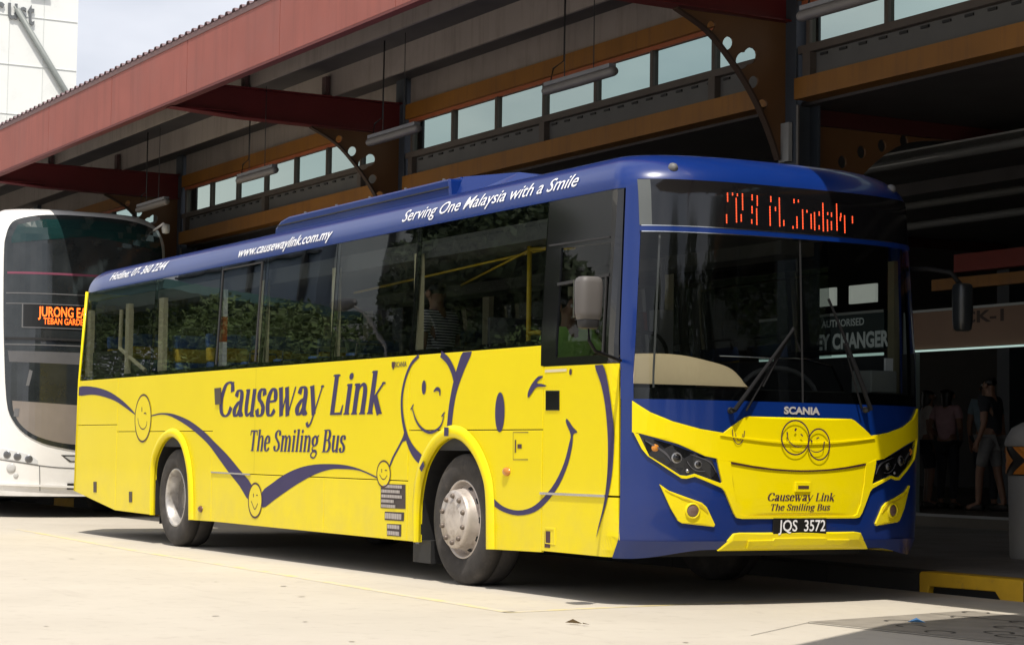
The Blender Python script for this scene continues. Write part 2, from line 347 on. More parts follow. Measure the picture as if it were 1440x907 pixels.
def text_on(s, a0, a1, b0, h, fn, m, parent, off=.003, bold=.02, shear=0, sp=1.0, flip=False, name='lettering', a_only=False, cuts=0):
    """lay print from a0 to a1 (width) at height b0, letter height h"""
    vs, fs = textmesh(s, 1, bold, 1, 0, sp, cuts)
    x0 = min(v[0] for v in vs); x1 = max(v[0] for v in vs); capv, _ = textmesh('H', 1, bold); hh = max(v[1] for v in capv)
    P = []
    for x, y in vs:
        b = b0+y/hh*h; a = a0+(x-x0)/(x1-x0)*(a1-a0)+(shear*(y/hh)*h)*(1 if a1 > a0 else -1)
        p, n = fn(a, b); P.append(Vector(p)+Vector(n)*off)
    return mesh(name, P, fs, m, parent)
# traced outlines of the side livery, metres (x along the bus, z up)
D = {'badge': [(-1.183, 1.687), (-0.889, 1.606)],
 'badge_small': [(1.221, 1.546), (1.582, 1.507)],
 'big_eye': [(0.609, 1.254), (0.679, 1.254), (0.605, 1.395)],
 'big_wink': [(1.012, 1.349), (1.007, 1.38), (1.04, 1.424), (1.092, 1.464), (1.153, 1.493), (1.211, 1.494), (1.203, 1.482), (1.162, 1.469), (1.13, 1.447), (1.196, 1.441), (1.261, 1.428), (1.237, 1.42), (1.155, 1.422),
              (1.106, 1.411), (1.062, 1.379)],
 'flap': [(0.805, 1.111), (1.016, 1.11), (1.021, 0.924), (0.81, 0.922)],
 'handle': [(1.254, 1.395), (1.435, 1.391), (1.439, 1.257), (1.257, 1.259)],
 'handle2': [(-4.993, 1.536), (-4.845, 1.539), (-4.817, 1.386), (-4.965, 1.381)],
 'ind': [(0.72, 0.837), (0.802, 0.838), (0.721, 0.812)],
 'ind2': [(-5.307, 0.391), (-5.221, 0.394), (-5.305, 0.361)],
 'labels': [[(-1.325, 0.712), (-0.885, 0.714), (-0.878, 0.528), (-1.321, 0.522)], [(-1.245, 0.497), (-0.9, 0.501), (-0.903, 0.434), (-1.245, 0.431)], [(-1.202, 0.403), (-0.946, 0.408), (-0.946, 0.314), (-1.198, 0.311)]],
 'mirror_side': [(1.984, 2.096), (2.335, 2.082), (2.34, 1.812), (2.299, 1.76), (2.054, 1.78), (1.989, 1.875)],
 'ribbon_edge': [(1.895, 1.566), (1.992, 1.555), (2.053, 1.442), (2.093, 1.287), (2.118, 1.114), (2.115, 0.942), (2.096, 0.789), (2.055, 0.655), (1.992, 0.538), (1.935, 0.428), (1.963, 0.508), (2.019, 0.634), (2.053, 0.769),
                 (2.067, 0.942), (2.06, 1.115), (2.027, 1.288), (1.973, 1.424)],
 'ribbon_low': [(-3.778, 0.588), (-3.55, 0.671), (-3.271, 0.753), (-2.944, 0.816), (-2.625, 0.847), (-2.315, 0.855), (-2.014, 0.85), (-1.722, 0.822), (-1.39, 0.763), (-1.39, 0.751), (-1.721, 0.808), (-2.062, 0.817),
                (-2.313, 0.809), (-2.621, 0.763), (-2.937, 0.689), (-3.208, 0.613), (-3.485, 0.529), (-3.759, 0.451)],
 'ribbon_mid': [(-6.778, 1.298), (-6.589, 1.314), (-6.402, 1.318), (-6.107, 1.302), (-5.676, 1.237), (-5.257, 1.127), (-4.985, 1.032), (-4.654, 0.916), (-4.332, 0.781), (-4.019, 0.639), (-4.084, 0.509), (-4.323, 0.633),
                (-4.58, 0.743), (-4.844, 0.868), (-5.115, 0.996), (-5.39, 1.091), (-5.743, 1.189), (-6.178, 1.278), (-6.476, 1.303), (-6.762, 1.288)],
 'ribbon_rear': [(-9.259, 1.636), (-8.8, 1.632), (-8.266, 1.58), (-7.834, 1.492), (-7.496, 1.394), (-7.314, 1.326), (-7.312, 1.311), (-7.66, 1.396), (-8.0, 1.468), (-8.435, 1.521), (-8.793, 1.543), (-9.269, 1.543)],
 'ribbon_smile': [(0.422, 0.71), (0.539, 0.643), (0.694, 0.589), (0.887, 0.572), (1.074, 0.598), (1.236, 0.668), (1.394, 0.776), (1.509, 0.907), (1.572, 1.036), (1.59, 1.096), (1.53, 1.171), (1.533, 1.201), (1.569, 1.183),
                  (1.62, 1.145), (1.678, 1.111), (1.625, 1.096), (1.615, 1.027), (1.56, 0.898), (1.446, 0.757), (1.289, 0.643), (1.116, 0.567), (0.888, 0.537), (0.673, 0.557), (0.518, 0.601), (0.433, 0.647)],
 'ribbon_stem': [(-1.178, 0.856), (-1.124, 0.924), (-1.028, 1.005), (-0.948, 1.078), (-0.921, 1.114), (-0.891, 1.054), (-0.946, 1.041), (-1.014, 0.986), (-1.095, 0.918), (-1.157, 0.85)],
 'ribbon_tall': [(0.033, 1.699), (0.172, 1.702), (0.065, 1.575), (-0.034, 1.447), (-0.087, 1.338), (-0.121, 1.207), (-0.145, 1.079), (-0.217, 1.071), (-0.202, 1.185), (-0.177, 1.317), (-0.12, 1.471), (-0.049, 1.601)],
 'silver': [(1.214, 0.7), (2.179, 0.7)],
 'silver2': [(-5.036, 0.744), (-4.07, 0.746)],
 'sm1': [(-7.04, 1.27), (-6.791, 1.268), (-7.058, 1.51)],
 'sm1_eye': [(-7.08, 1.384), (-7.076, 1.337)],
 'sm1_smile': [(-7.198, 1.273), (-7.161, 1.208), (-7.079, 1.164), (-6.992, 1.161), (-6.925, 1.194), (-6.913, 1.238)],
 'sm1_wink': [(-7.012, 1.318), (-6.958, 1.323), (-6.941, 1.305)],
 'sm2': [(-3.933, 0.511), (-3.774, 0.515), (-3.942, 0.663)],
 'sm2_eye': [(-3.973, 0.572), (-3.971, 0.539)],
 'sm2_smile': [(-4.023, 0.504), (-3.985, 0.467), (-3.935, 0.432), (-3.889, 0.463), (-3.867, 0.486)],
 'sm2_wink': [(-3.906, 0.558), (-3.871, 0.559)],
 'sm3': [(-1.275, 0.79), (-1.153, 0.792), (-1.279, 0.891)],
 'sm3_eye': [(-1.309, 0.829), (-1.308, 0.801)],
 'sm3_smile': [(-1.346, 0.784), (-1.299, 0.751), (-1.248, 0.752), (-1.21, 0.78)],
 'sm3_wink': [(-1.25, 0.819), (-1.212, 0.819)],
 'sm4_eye': [(-0.595, 1.454), (-0.56, 1.453), (-0.597, 1.508)],
 'sm4_low': [(-0.894, 1.093), (-0.808, 1.011), (-0.693, 0.943), (-0.55, 0.913), (-0.584, 0.863), (-0.691, 0.889), (-0.795, 0.949), (-0.882, 1.04)],
 'sm4_ring_left': [(-0.69, 1.697), (-0.822, 1.635), (-0.921, 1.523), (-0.973, 1.386), (-0.957, 1.236), (-0.878, 1.086), (-0.766, 0.988), (-0.626, 0.917)],
 'sm4_ring_right': [(-0.321, 1.698), (-0.208, 1.645), (-0.124, 1.57), (-0.073, 1.492)],
 'sm4_smile': [(-0.794, 1.307), (-0.766, 1.268), (-0.723, 1.211), (-0.65, 1.158), (-0.558, 1.124), (-0.468, 1.113), (-0.37, 1.131), (-0.303, 1.164), (-0.265, 1.212), (-0.262, 1.241)],
 'sm4_wink': [(-0.429, 1.419), (-0.381, 1.438), (-0.331, 1.426), (-0.325, 1.386)],
 'step': [(1.268, 0.471), (1.401, 0.471), (1.404, 0.357), (1.271, 0.361)],
 'vents': [[(-8.63, 0.588), (-8.529, 0.59), (-8.519, 0.475), (-8.62, 0.472)], [(-7.421, 0.508), (-7.33, 0.51), (-7.321, 0.4), (-7.412, 0.397)]]}
# ================================================================== PEOPLE
SKIN = mat('skin_brown', (.22, .11, .065), .55, var=.06)
HAIR = mat('black_hair', (.010, .008, .007), .5, var=.2)
def skinned(name, pts, edges, m, parent, sub=2):
    me = bpy.data.meshes.new(name); me.from_pydata([p[0] for p in pts], edges, []); me.materials.append(m)
    o = bpy.data.objects.new(name, me); COL.objects.link(o)
    sk = o.modifiers.new('skin', 'SKIN'); sk.use_smooth_shade = True
    for i, p in enumerate(pts):
        r = p[1]; sv = me.skin_vertices[0].data[i]; sv.radius = (r, r) if not isinstance(r, tuple) else r; sv.use_root = (i == 0)
    ss = o.modifiers.new('sub', 'SUBSURF'); ss.levels = sub; ss.render_levels = sub
    dg = bpy.context.evaluated_depsgraph_get(); nm = bpy.data.meshes.new_from_object(o.evaluated_get(dg)); nm.name = name
    o.modifiers.clear(); o.data = nm; bpy.data.meshes.remove(me); nm.shade_smooth()
    if not nm.materials: nm.materials.append(m)
    if parent: adopt(o, parent)
    return o
def person(label, loc, rz, shirt, trouser, h=1.7, seated=False, armL=None, armR=None, short=False, sleeve=True, group=None, bag=None, turn=0, stride=0, hairlen=0, shirtm2=None):
    k = h/1.7; root = empty('person', loc, rz, world=False); tag(root, label, 'person', group)
    J = dict(pel=(0,0,.96), wai=(0,0,1.08), che=(.005,0,1.27), nb=(0,0,1.42), nk=(.01,0,1.49), hd=(.025,0,1.58), cr=(.005,0,1.655), nose=(.125,0,1.57))
    for s, n in ((-1,'r'), (1,'l')):
        st = stride*s
        if seated: J['hi'+n]=(.05,.09*s,.93); J['kn'+n]=(.46,.12*s,.95); J['an'+n]=(.46,.12*s,.52); J['to'+n]=(.62,.12*s,.47)
        else: J['hi'+n]=(0,.09*s,.88); J['kn'+n]=(.03+st*.5,.10*s,.50); J['an'+n]=(-.01+st*.9,.10*s,.09); J['to'+n]=(.15+st*.9,.12*s,.035)
        J['sh'+n]=(0,.165*s,1.385)
        a = armL if n == 'l' else armR
        el, wr = a if a else ((-.03,.215*s,1.11), (.06,.225*s,.87))
        J['el'+n]=el; J['wr'+n]=wr
    def V(n): return Vector(J[n])*k
    pts = []; ed = []; ix = {}
    def p(n, r, frm=None, pos=None):
        ix[n] = len(pts); pts.append((pos if pos is not None else V(n), r if isinstance(r, tuple) else r*k))
        if frm: ed.append((ix[frm], ix[n]))
    p('pel', (.15*k,.105*k)); p('wai', (.13*k,.095*k), 'pel'); p('che', (.155*k,.105*k), 'wai'); p('nb', .075, 'che'); p('nk', .055, 'nb'); p('hd', .088, 'nk'); p('cr', .066, 'hd'); p('nose', .012, 'hd')
    for s, n in ((-1,'r'), (1,'l')):
        p('hi'+n, .085, 'pel'); p('kn'+n, .058, 'hi'+n); p('an'+n, .040, 'kn'+n); p('to'+n, .035, 'an'+n)
        p('sh'+n, .062, 'che'); p('el'+n, .042, 'sh'+n); p('wr'+n, .027, 'el'+n)
        d = (V('wr'+n)-V('el'+n)).normalized(); side = d.cross(Vector((0, s, 0)) if abs(d.y) < .8 else Vector((1, 0, 0))).normalized()
        pal = V('wr'+n)+d*.055*k; p('pa'+n, .030, 'wr'+n, pal)
        for f in range(4):
            b = pal+d*.04*k+side*(f-1.5)*.021*k; inw = Vector((0, -s, 0))*.012*k
            p('f%d%s' % (f, n), .0095, 'pa'+n, b); p('g%d%s' % (f, n), .0085, 'f%d%s' % (f, n), b+d*(.045-.006*abs(f-1.3))*k+inw)
        tb = V('wr'+n)+d*.03*k+side*.038*k; p('t'+n, .011, 'wr'+n, tb); p('tt'+n, .009, 't'+n, tb+d*.035*k+side*.016*k)
    skinned('body', pts, ed, SKIN, root)
    # clothing
    q = []; e = []
    def a(pos, r, frm=None): q.append((pos, r)); (e.append((frm, len(q)-1)) if frm is not None else None); return len(q)-1
    i0 = a(V('pel')+Vector((0,0,-.03)), (.172*k,.128*k)); i1 = a(V('wai'), (.152*k,.118*k), i0); i2 = a(V('che'), (.175*k,.125*k), i1); a(V('nb'), .078*k, i2)
    for n in 'rl':
        i3 = a(V('sh'+n), .078*k, i2)
        if sleeve: a(V('sh'+n).lerp(V('el'+n), .62), .060*k, i3)
    skinned('shirt', q, e, shirt, root)
    q = []; e = []
    i0 = a(V('pel')+Vector((0,0,-.02)), (.158*k,.118*k))
    for n in 'rl':
        i1 = a(V('hi'+n), .098*k, i0); i2 = a(V('hi'+n).lerp(V('kn'+n), .92), .075*k, i1)
        if not short: i3 = a(V('kn'+n), .068*k, i2); a(V('an'+n)+Vector((0,0,.03)), .052*k, i3)
    skinned('shorts' if short else 'trousers', q, e, trouser, root)
    q = []; e = []; c = V('hd')
    i0 = a(c+Vector((-.03,0,-.02))*k, .078*k); i1 = a(c+Vector((-.022,0,.045))*k, .088*k, i0); a(c+Vector((-.01,0,.085))*k, .066*k, i1)
    if hairlen: a(c+Vector((-.065,0,-.13-hairlen))*k, .05*k, i0)
    skinned('hair', q, e, HAIR, root)
    for s in (-1, 1):
        b = MB(); b.lathe([(.001,.010),(.011,.004),(.013,-.004),(.008,-.012)], c+Vector((.078,.032*s,.008))*k, 'x', 8); b.build('eye', mat('eye_white', (.5,.5,.5), .3), root)
        b = MB(); b.lathe([(.03,-.006),(.034,0),(.02,.006),(.004,.006)], c+Vector((.0,.090*s,-.005))*k, 'y', 8); b.build('ear', SKIN, root, True)
        if not seated:
            b = MB(); an = V('an'+('l' if s > 0 else 'r')); b.tube([an+Vector((-.06,0,-.045)), an+Vector((.03,0,-.04)), an+Vector((.18,0,-.055))], [.045,.05,.038], 8); b.build('shoe', mat('dark_shoe', (.03,.025,.02), .6), root, True)
    return root

# ================================================================== THE YELLOW AND BLUE BUS
BUS = empty('city_bus', (-3.5, 1.25, 0)); tag(BUS, 'yellow and blue single-deck city bus with smiling face livery parked at the kerb', 'bus')
def ell(q): return 1-math.sqrt(max(0, 1-min(1, q)**2))
def ys(z):
    e = 0.0
    if z > 1.7: e += .055*min(1, (z-1.7)/1.0)
    if z > 2.70: e += .27*ell((z-2.70)/.26)
    return e
def fin(z):
    e = 0.0
    if z < .75: e += .035*((.75-z)/.45)**2
    if z < .42: e += .055*((.42-z)/.12)
    if z > 1.36: e += .05*(z-1.36)/1.3
    if z > 2.70: e += .33*ell((z-2.70)/.26)
    return e
def rin(z): return -.04+.0*z+(.05*(z-.47)/2.2 if z > .47 else 0)+(.2*ell((z-2.70)/.26) if z > 2.7 else 0)
X0, FD = 2.05, .39
def Fx(y, z):
    t = min(1, abs((y-1.25)/(1.25-ys(z))))
    return X0+FD*(1-t**3)**.5-fin(z)
def fside(x, z):
    d = .004
    if x > X0-fin(z)+.002:
        # round the front corner
        hh = 1.25-ys(z); Yx = lambda q: 1.25-hh*(1-min(1, max(0, (q-X0+fin(z))/FD))**2)**(1/3)
        return Vector((x, Yx(x), z)), Vector(((Yx(x+.003)-Yx(x-.003))/.006, -1, (ys(z+d)-ys(z-d))/(2*d))).normalized()
    n = Vector((0, -1, (ys(z+d)-ys(z-d))/(2*d))).normalized()
    return Vector((x, ys(z), z)), n
def fside_far(x, z):
    p, n = fside(x, z); return Vector((p.x, 2.5-p.y, p.z)), Vector((n.x, -n.y, n.z))
def ffront(y, z):
    d = .004; y = min(max(y, ys(z)+.002), 2.5-ys(z)-.002)
    a = (Fx(min(y+d, 2.499-ys(z)), z)-Fx(max(y-d, .001+ys(z)), z))/(2*d); b = (Fx(y, z+d)-Fx(y, z-d))/(2*d)
    return Vector((Fx(y, z), y, z)), Vector((1, -a, -b)).normalized()
def frear(y, z): return Vector((-9.30+rin(z), y, z)), Vector((-1, 0, .02)).normalized()
XS = 2.150
# arches
fa = [(-.656,.285),(-.645,.587),(-.56,.82),(-.42,.965),(-.26,1.045),(-.10,1.072),(.07,1.045),(.25,.945),(.385,.80),(.445,.64),(.465,.285)]
ra = [(-6.665,.290),(-6.665,.752),(-6.54,.938),(-6.35,1.045),(-6.145,1.08),(-5.95,1.045),(-5.79,.945),(-5.66,.76),(-5.60,.55),(-5.575,.278)]
fa = catmull(fa, 4); ra = catmull(ra, 4)
zb = lambda x: .285-.004*x   # skirt line
def panel(name, poly, m=None, step=(.35, .25), **k): return dobj(name, [poly], fside, m or YEL, BUS, off=0, thick=.022, step=step, bev=.003, **k)
def dense(p, d=.07):
    o = []
    for i in range(len(p)):
        a, b = p[i], p[(i+1) % len(p)]; n = max(1, int(math.hypot(a[0]-b[0], a[1]-b[1])/d)); o += [(a[0]+(b[0]-a[0])*j/n, a[1]+(b[1]-a[1])*j/n) for j in range(n)]
    return o
g = .0035
panel('side_panel', [(-9.30,1.207+g),(-7.88-g,1.207+g),(-7.88-g,1.703),(-9.30,1.703)])
panel('side_panel', [(-9.33,.47),(-9.33,1.207-g),(-7.88-g,1.207-g),(-7.88-g,.30)])
panel('side_panel', [(-7.88+g,1.133+g),(-5.04,1.133+g),(-5.04,.742+g),(-.85-g,.742+g),(-.85-g,1.703),(-7.88+g,1.703)])
panel('side_panel', [(-7.88+g,.30),(-7.88+g,1.133-g),(-5.04-g,1.133-g),(-5.04-g,.285)]+ra[::-1])
panel('skirt_panel', [(-5.04+g,.285),(-2.43-g,.285),(-2.43-g,.742-g),(-5.04+g,.742-g)])
panel('skirt_panel', [(-2.43+g,.285),(-.85-g,.285),(-.85-g,.742-g),(-2.43+g,.742-g)])
panel('side_panel', [(-.85+g,1.129+g),(1.215-g,1.129+g),(1.215-g,1.703),(-.85+g,1.703)])
panel('side_panel', [(-.85+g,.285)]+fa+[(1.215-g,.30),(1.215-g,1.129-g),(-.85+g,1.129-g)])
panel('driver_door', [(1.215+g,.705),(1.97,.705),(1.97,1.554),(1.215+g,1.558)])
SM = {}
def corner(name, poly, m, off, thick, k=.022):
    # the part of the side that turns round the front corner
    o = dobj(name, [dense(poly, k)], fside, m, BUS, off, thick, (k, .09)); return o
corner('driver_door_edge', [(1.9695,.705),(XS,.705),(XS-.006,1.553),(1.9695,1.554)], YEL, 0, .022)
panel('skirt_panel', [(1.215+g,.31),(1.97,.31),(1.97,.692),(1.215+g,.692)]); corner('skirt_corner', [(1.9695,.31),(XS-.03,.31),(XS,.42),(XS,.692),(1.9695,.692)], YEL, 0, .022)
dobj('trim_strip', [[(1.20,.690),(2.04,.692),(2.04,.708),(1.20,.706)]], fside, CHROME, BUS, .010, .012, None)
dobj('trim_strip', [[(-5.04,.740),(-4.05,.733),(-4.05,.748),(-5.04,.754)]], fside, CHROME, BUS, .010, .012, None)
# flared wheel arch rims
def fender(name, arch, w):
    P = []; n = len(arch); cx = sum(a[0] for a in arch)/n
    prof = [(0,.03),(0,-.020),(.25,-.034),(.8,-.028),(1,-.002)]
    for i, a in enumerate(arch):
        b = arch[max(i-1, 0)]; c = arch[min(i+1, n-1)]; dx, dz = c[0]-b[0], c[1]-b[1]; l = math.hypot(dx, dz); nx, nz_ = -dz/l, dx/l
        ww = w*(.35+.65*min(1, max(0, (a[1]-.3)/.45)))if a[0] < cx else w
        for (s, y) in prof: P.append((a[0]+nx*ww*s, y, a[1]+nz_*ww*s))
    m = len(prof); F = [(i*m+j, i*m+j+1, (i+1)*m+j+1, (i+1)*m+j) for i in range(n-1) for j in range(m-1)]
    return mesh(name, P, F, YEL, BUS, True)
fender('wheel_arch', fa, .095); fender('wheel_arch', ra, .085)
# far side, plainer
dobj('corner_panel', [[(1.9,.31),(2.049,.31),(2.00,2.69),(1.9,2.69)]], fside_far, BLU, BUS, 0, .022, (.3,.25))
for a, b, c in ((-9.3,-6.665,.3), (-5.575,-.656,.285), (.465,1.898,.31)):
    dobj('side_panel', [[(a,c),(b,c),(b,1.703),(a,1.703)]], fside_far, YEL, BUS, 0, .022, None)
dobj('side_panel', [[(-6.66,1.08),(-5.58,1.08),(-5.58,1.7),(-6.66,1.7)]], fside_far, YEL, BUS, 0, .022, None)
dobj('side_panel', [[(-.65,1.08),(.46,1.08),(.46,1.7),(-.65,1.7)]], fside_far, YEL, BUS, 0, .022, None)
# rear end
dobj('rear_panel', [[(.02,.47),(2.48,.47),(2.44,2.70),(.06,2.70)]], frear, YEL, BUS, 0, .03, (.6, .5))
b = MB(); b.tube([(-9.325,.012,.47),(-9.27,.012,1.7),(-9.235,.06,2.71)], .022, 8); b.build('corner_trim', YEL, BUS, True)
b = MB(); b.box((-9.2,.37,.30), (1.95,2.13,.98)); b.build('chassis', BLACK, BUS)
box('floor', (-9.2,.04,.98), (1.9,2.46,1.0), DKGREY, BUS); box('inner_lining', (-9.2,2.455,1.0), (2.15,2.472,1.70), DKGREY, BUS); box('inner_lining', (-9.2,.028,1.0), (1.2,.045,1.70), DKGREY, BUS)
# blue cove and roof, one shell round the whole top
def loop(z):
    y0 = ys(z); xr = -9.30+rin(z); xf = X0-fin(z); L = []
    for i in range(5):
        t = math.pi/2*i/4; L.append((xr+.10*(1-math.sin(t)), y0+.10*(1-math.cos(t)), z))
    L = L[::-1]
    L = [(xr+.12*(1-math.cos(t)), y0+.12*(1-math.sin(t)), z) for t in [math.pi/2*i/4 for i in range(5)]]
    for i in range(1, 24): L.append((xr+.12+(xf-xr-.12)*i/24, y0, z))
    for i in range(37):
        s = -1+2*i/36; t = math.sin(math.pi/2*s); y = 1.25+t*(1.25-y0); L.append((Fx(y, z), y, z))
    for i in range(23, 0, -1): L.append((xr+.12+(xf-xr-.12)*i/24, 2.5-y0, z))
    for i in range(4, -1, -1):
        t = math.pi/2*i/4; L.append((xr+.12*(1-math.cos(t)), 2.5-(y0+.12*(1-math.sin(t))), z))
    return L
Z = [2.697,2.71,2.74,2.77,2.80,2.83,2.855,2.88,2.90,2.92,2.935,2.948,2.957]
P = []; F = []; LL = [loop(z) for z in Z]; n = len(LL[0])
for L in LL: P += L
for k_, zz_ in ((.88, 2.972), (.6, 2.99), (.25, 3.0)): P += [((x+3.5)*(1-(1-k_)*.25)-3.5, 1.25+(y-1.25)*k_, zz_) for x, y, _ in LL[-1]]
for i in range(len(Z)+2):
    for j in range(n): F.append((i*n+j, i*n+(j+1) % n, (i+1)*n+(j+1) % n, (i+1)*n+j))
F.append(tuple(range((len(Z)+2)*n, (len(Z)+3)*n)))
mesh('roof', P, F, BLU, BUS, True)
# roof unit
def fprism(name, poly, y0, y1, m, inset=.0, bev=.03):
    b = MB(); b.prism(poly, lambda a, c, t: (a, (y0+inset*max(0, c-2.98)*1.0) if t == 0 else (y1-inset*max(0, c-2.98)), c), 0, 1); o = b.build(name, m, BUS); bevel(o, bev, 3); return o
fprism('roof_unit', [(-4.60,2.90),(-4.575,3.04),(-4.45,3.10),(-4.27,3.125),(-1.02,3.125),(-.98,2.90)], .40, 2.10, BLU, .0, .018)
fprism('roof_unit_lid', [(-4.30,3.12),(-4.25,3.15),(-1.06,3.15),(-1.02,3.12)], .52, 1.98, BLU, 0, .01)
b = MB()
V_ = [(-1.0,.44,2.95),(-1.0,.52,3.145),(-1.0,1.98,3.145),(-1.0,2.06,2.95),(-.55,.50,2.95),(-.45,.72,3.135),(-.45,1.78,3.135),(-.55,2.0,2.95),(.10,.62,2.95),(.05,.85,3.04),(.05,1.65,3.04),(.10,1.88,2.95),(.60,.8,2.95),(.60,1.7,2.95)]
b.add(V_, [(0,4,5,1),(1,5,6,2),(2,6,7,3),(4,8,9,5),(5,9,10,6),(6,10,11,7),(8,12,9),(9,12,13,10),(10,13,11),(0,1,2,3)]); b.build('roof_fairing', BLU, BUS)
for x in (-4.1, -3.4, -2.7, -2.0, -1.3):
    b = MB(); b.tube([(x,.50,3.12),(x,.50,3.16)], .014, 6); b.build('roof_bolt', GREY, BUS)
b = MB(); b.box((-4.5,.392,3.050), (-1.02,.41,3.062)); b.build('roof_unit_seam', DKGREY, BUS)
# ---------------- front shell
def gridpatch(name, ya, yb, z0, z1, m, off=0, ny=24, nz_=14, parent=None, thick=0):
    P = []; F = []
    for j in range(nz_+1):
        z = z0+(z1-z0)*j/nz_; a = ya(z) if callable(ya) else ya; bb = yb(z) if callable(yb) else yb; h = 1.25-ys(z)
        sa = math.asin(max(-1, min(1, (a-1.25)/h))); sb = math.asin(max(-1, min(1, (bb-1.25)/h)))
        for i in range(ny+1):
            y = 1.25+h*math.sin(sa+(sb-sa)*i/ny)
            if abs(y-1.25) >= h-1e-4: P.append(Vector((Fx(y, z), y, z))+Vector((off, 0, 0)))
            else:
                p, nn = ffront(y, z); P.append(p+nn*off)
    w_ = ny+1
    for j in range(nz_):
        for i in range(ny): F.append((j*w_+i, j*w_+i+1, (j+1)*w_+i+1, (j+1)*w_+i))
    return mesh(name, P, F, m, parent or BUS, True)
gridpatch('front_panel', .034, 2.5, .42, 1.325, BLU, 0, 48, 22)
P = []; F = []
for j in range(6):
    for i in range(49):
        y = 1.265+1.235*math.sin(math.pi/2*(-1+i/24)); q = min(1, max(0, (min(y, 2.5-y)-.08)/.5)); zl_ = .303+.062*q*q*(3-2*q); z = zl_+(.421-zl_)*j/5
        P.append((Fx(y, z)+.010, y, z))
for j in range(5):
    for i in range(48): F.append((j*49+i, j*49+i+1, (j+1)*49+i+1, (j+1)*49+i))
mesh('front_bumper', P, F, BLU, BUS, True)
b = MB(); b.box((1.7,.12,.345), (2.10,2.38,.355)); b.build('bumper_underside', BLACK, BUS)
gridpatch('windscreen_pillar', lambda z: .032+ys(z), lambda z: .088+.055*max(0, min(1, (z-1.5)/.9)), 1.325, 2.70, BLU, 0, 8, 14)
gridpatch('windscreen_pillar', lambda z: 2.5-(.088+.055*max(0, min(1, (z-1.5)/.9))), 2.5, 1.325, 2.70, BLU, 0, 8, 14)
gridpatch('header_strip', .14, 2.36, 2.410, 2.443, BLU, .012, 36, 2)
gridpatch('header_trim', .15, 2.1, 2.443, 2.449, CHROME, .014, 36, 1); gridpatch('header_trim', .15, 1.2, 2.404, 2.410, CHROME, .014, 36, 1)
DISP = gridpatch('destination_display', .145, 2.355, 2.449, 2.752, GBLK, .004, 40, 6)
gridpatch('display_frame', .14, .205, 2.449, 2.747, mat('display_edge_grey', (.10,.11,.11), .3), .0065, 5, 4)
gridpatch('windscreen_lower_band', .09, 2.41, 1.325, 1.400, GBLK, -.012, 36, 2)
wa = lambda z: .090+.055*max(0, min(1, (z-1.5)/.9))
gridpatch('windscreen', wa, 1.266, 1.325, 2.405, GFRONT, 0, 28, 16)
gridpatch('windscreen', 1.274, lambda z: 2.5-wa(z), 1.325, 2.405, GFRONT, 0, 28, 16)
gridpatch('windscreen_seal', 1.262, 1.278, 1.325, 2.405, BLACK, .001, 2, 12)
gridpatch('windscreen_seal', 2.30, 2.37, 1.33, 2.40, GBLK, -.02, 4, 12)
gridpatch('windscreen_seal', lambda z: wa(z)+.10, lambda z: wa(z)+.112, 1.33, 2.40, GREY, -.03, 2, 12)
mir = lambda L: [(2.5-a, b) for a, b in L][::-1]
def front(name, poly, m, off, thick=.012, step=(.045, .05), bev=.002, both=False, smooth=True, parent=None):
    o = dobj(name, [poly], ffront, m, parent or BUS, off, thick, step, bev=bev)
    if both: dobj(name, [mir(poly)], ffront, m, parent or BUS, off, thick, step, bev=bev)
    return o
up_l = [(.083,1.313),(.175,1.241),(.307,1.184),(.484,1.139),(.649,1.116),(.711,1.160),(.800,1.216),(.83,1.226)]
low_l = [(.084,1.112),(.122,1.104),(.342,1.04),(.522,.965),(.699,.933),(.86,.908),(1.02,.890),(1.25,.877)]
front('front_wing_panel', up_l+mir(up_l)+[(2.5-a, b) for a, b in low_l]+low_l[::-1][1:], YEL, .014, .016, (.05, .045), .004)
# crease ridge across the wing
rl = [(.62,1.100),(.82,1.080),(1.03,1.064),(1.25,1.057)]; rl = rl+mir(rl)[1:]
front('wing_ridge', stroke(rl, [.004,.012,.016,.018,.016,.012,.004], 4), YEL, .024, .012, None, .004)
lp = [(.703,.918),(.735,.72),(.768,.588),(.79,.580),(1.71,.580),(1.732,.588),(1.765,.72),(1.797,.918),(1.62,.893),(1.45,.879),(1.25,.872),(1.05,.879),(.88,.893)]
front('front_flap', lp, YEL, .008, .012, (.06, .05), .003)
front('flap_gap', stroke([(.70,.924),(.88,.899),(1.05,.884),(1.25,.877),(1.45,.884),(1.62,.899),(1.80,.924)], .010, 4), mat('maroon_gap_shadow_line', (.05,.015,.012), .6), .0155, .004, None, 0)
side_low = [(.708,.925),(.73,.74),(.757,.59),(.775,.575),(1.25,.572),(1.25,.582),(.782,.586),(.768,.60)]
hl = [(.111,1.100),(.195,1.069),(.307,1.036),(.449,.986),(.536,.957),(.575,.935),(.605,.869),(.632,.800),(.563,.822),(.45,.860),(.39,.845),(.355,.853),(.274,.90),(.164,.973)]
rim = [(.090,1.112),(.132,1.007),(.164,.961),(.274,.882),(.365,.822),(.395,.820),(.451,.834),(.55,.797),(.64,.762),(.66,.742),(.700,.66),(.730,.600),(.752,.572),(.79,.566),(1.25,.566),(1.25,.583),(.80,.583),(.775,.594),(.745,.66),(.715,.80),(.700,.930),(.640,.948),(.600,.962),(.612,.90),(.640,.80),(.632,.792),(.563,.814),(.45,.852),(.40,.838),(.355,.842),(.274,.894),(.172,.962),(.116,1.10)]
front('headlight_surround', rim, YEL, .016, .018, (.05, .05), .003, True)
LRING = mat('lamp_ring_metal', (.30,.30,.31), .22, metal=.7)
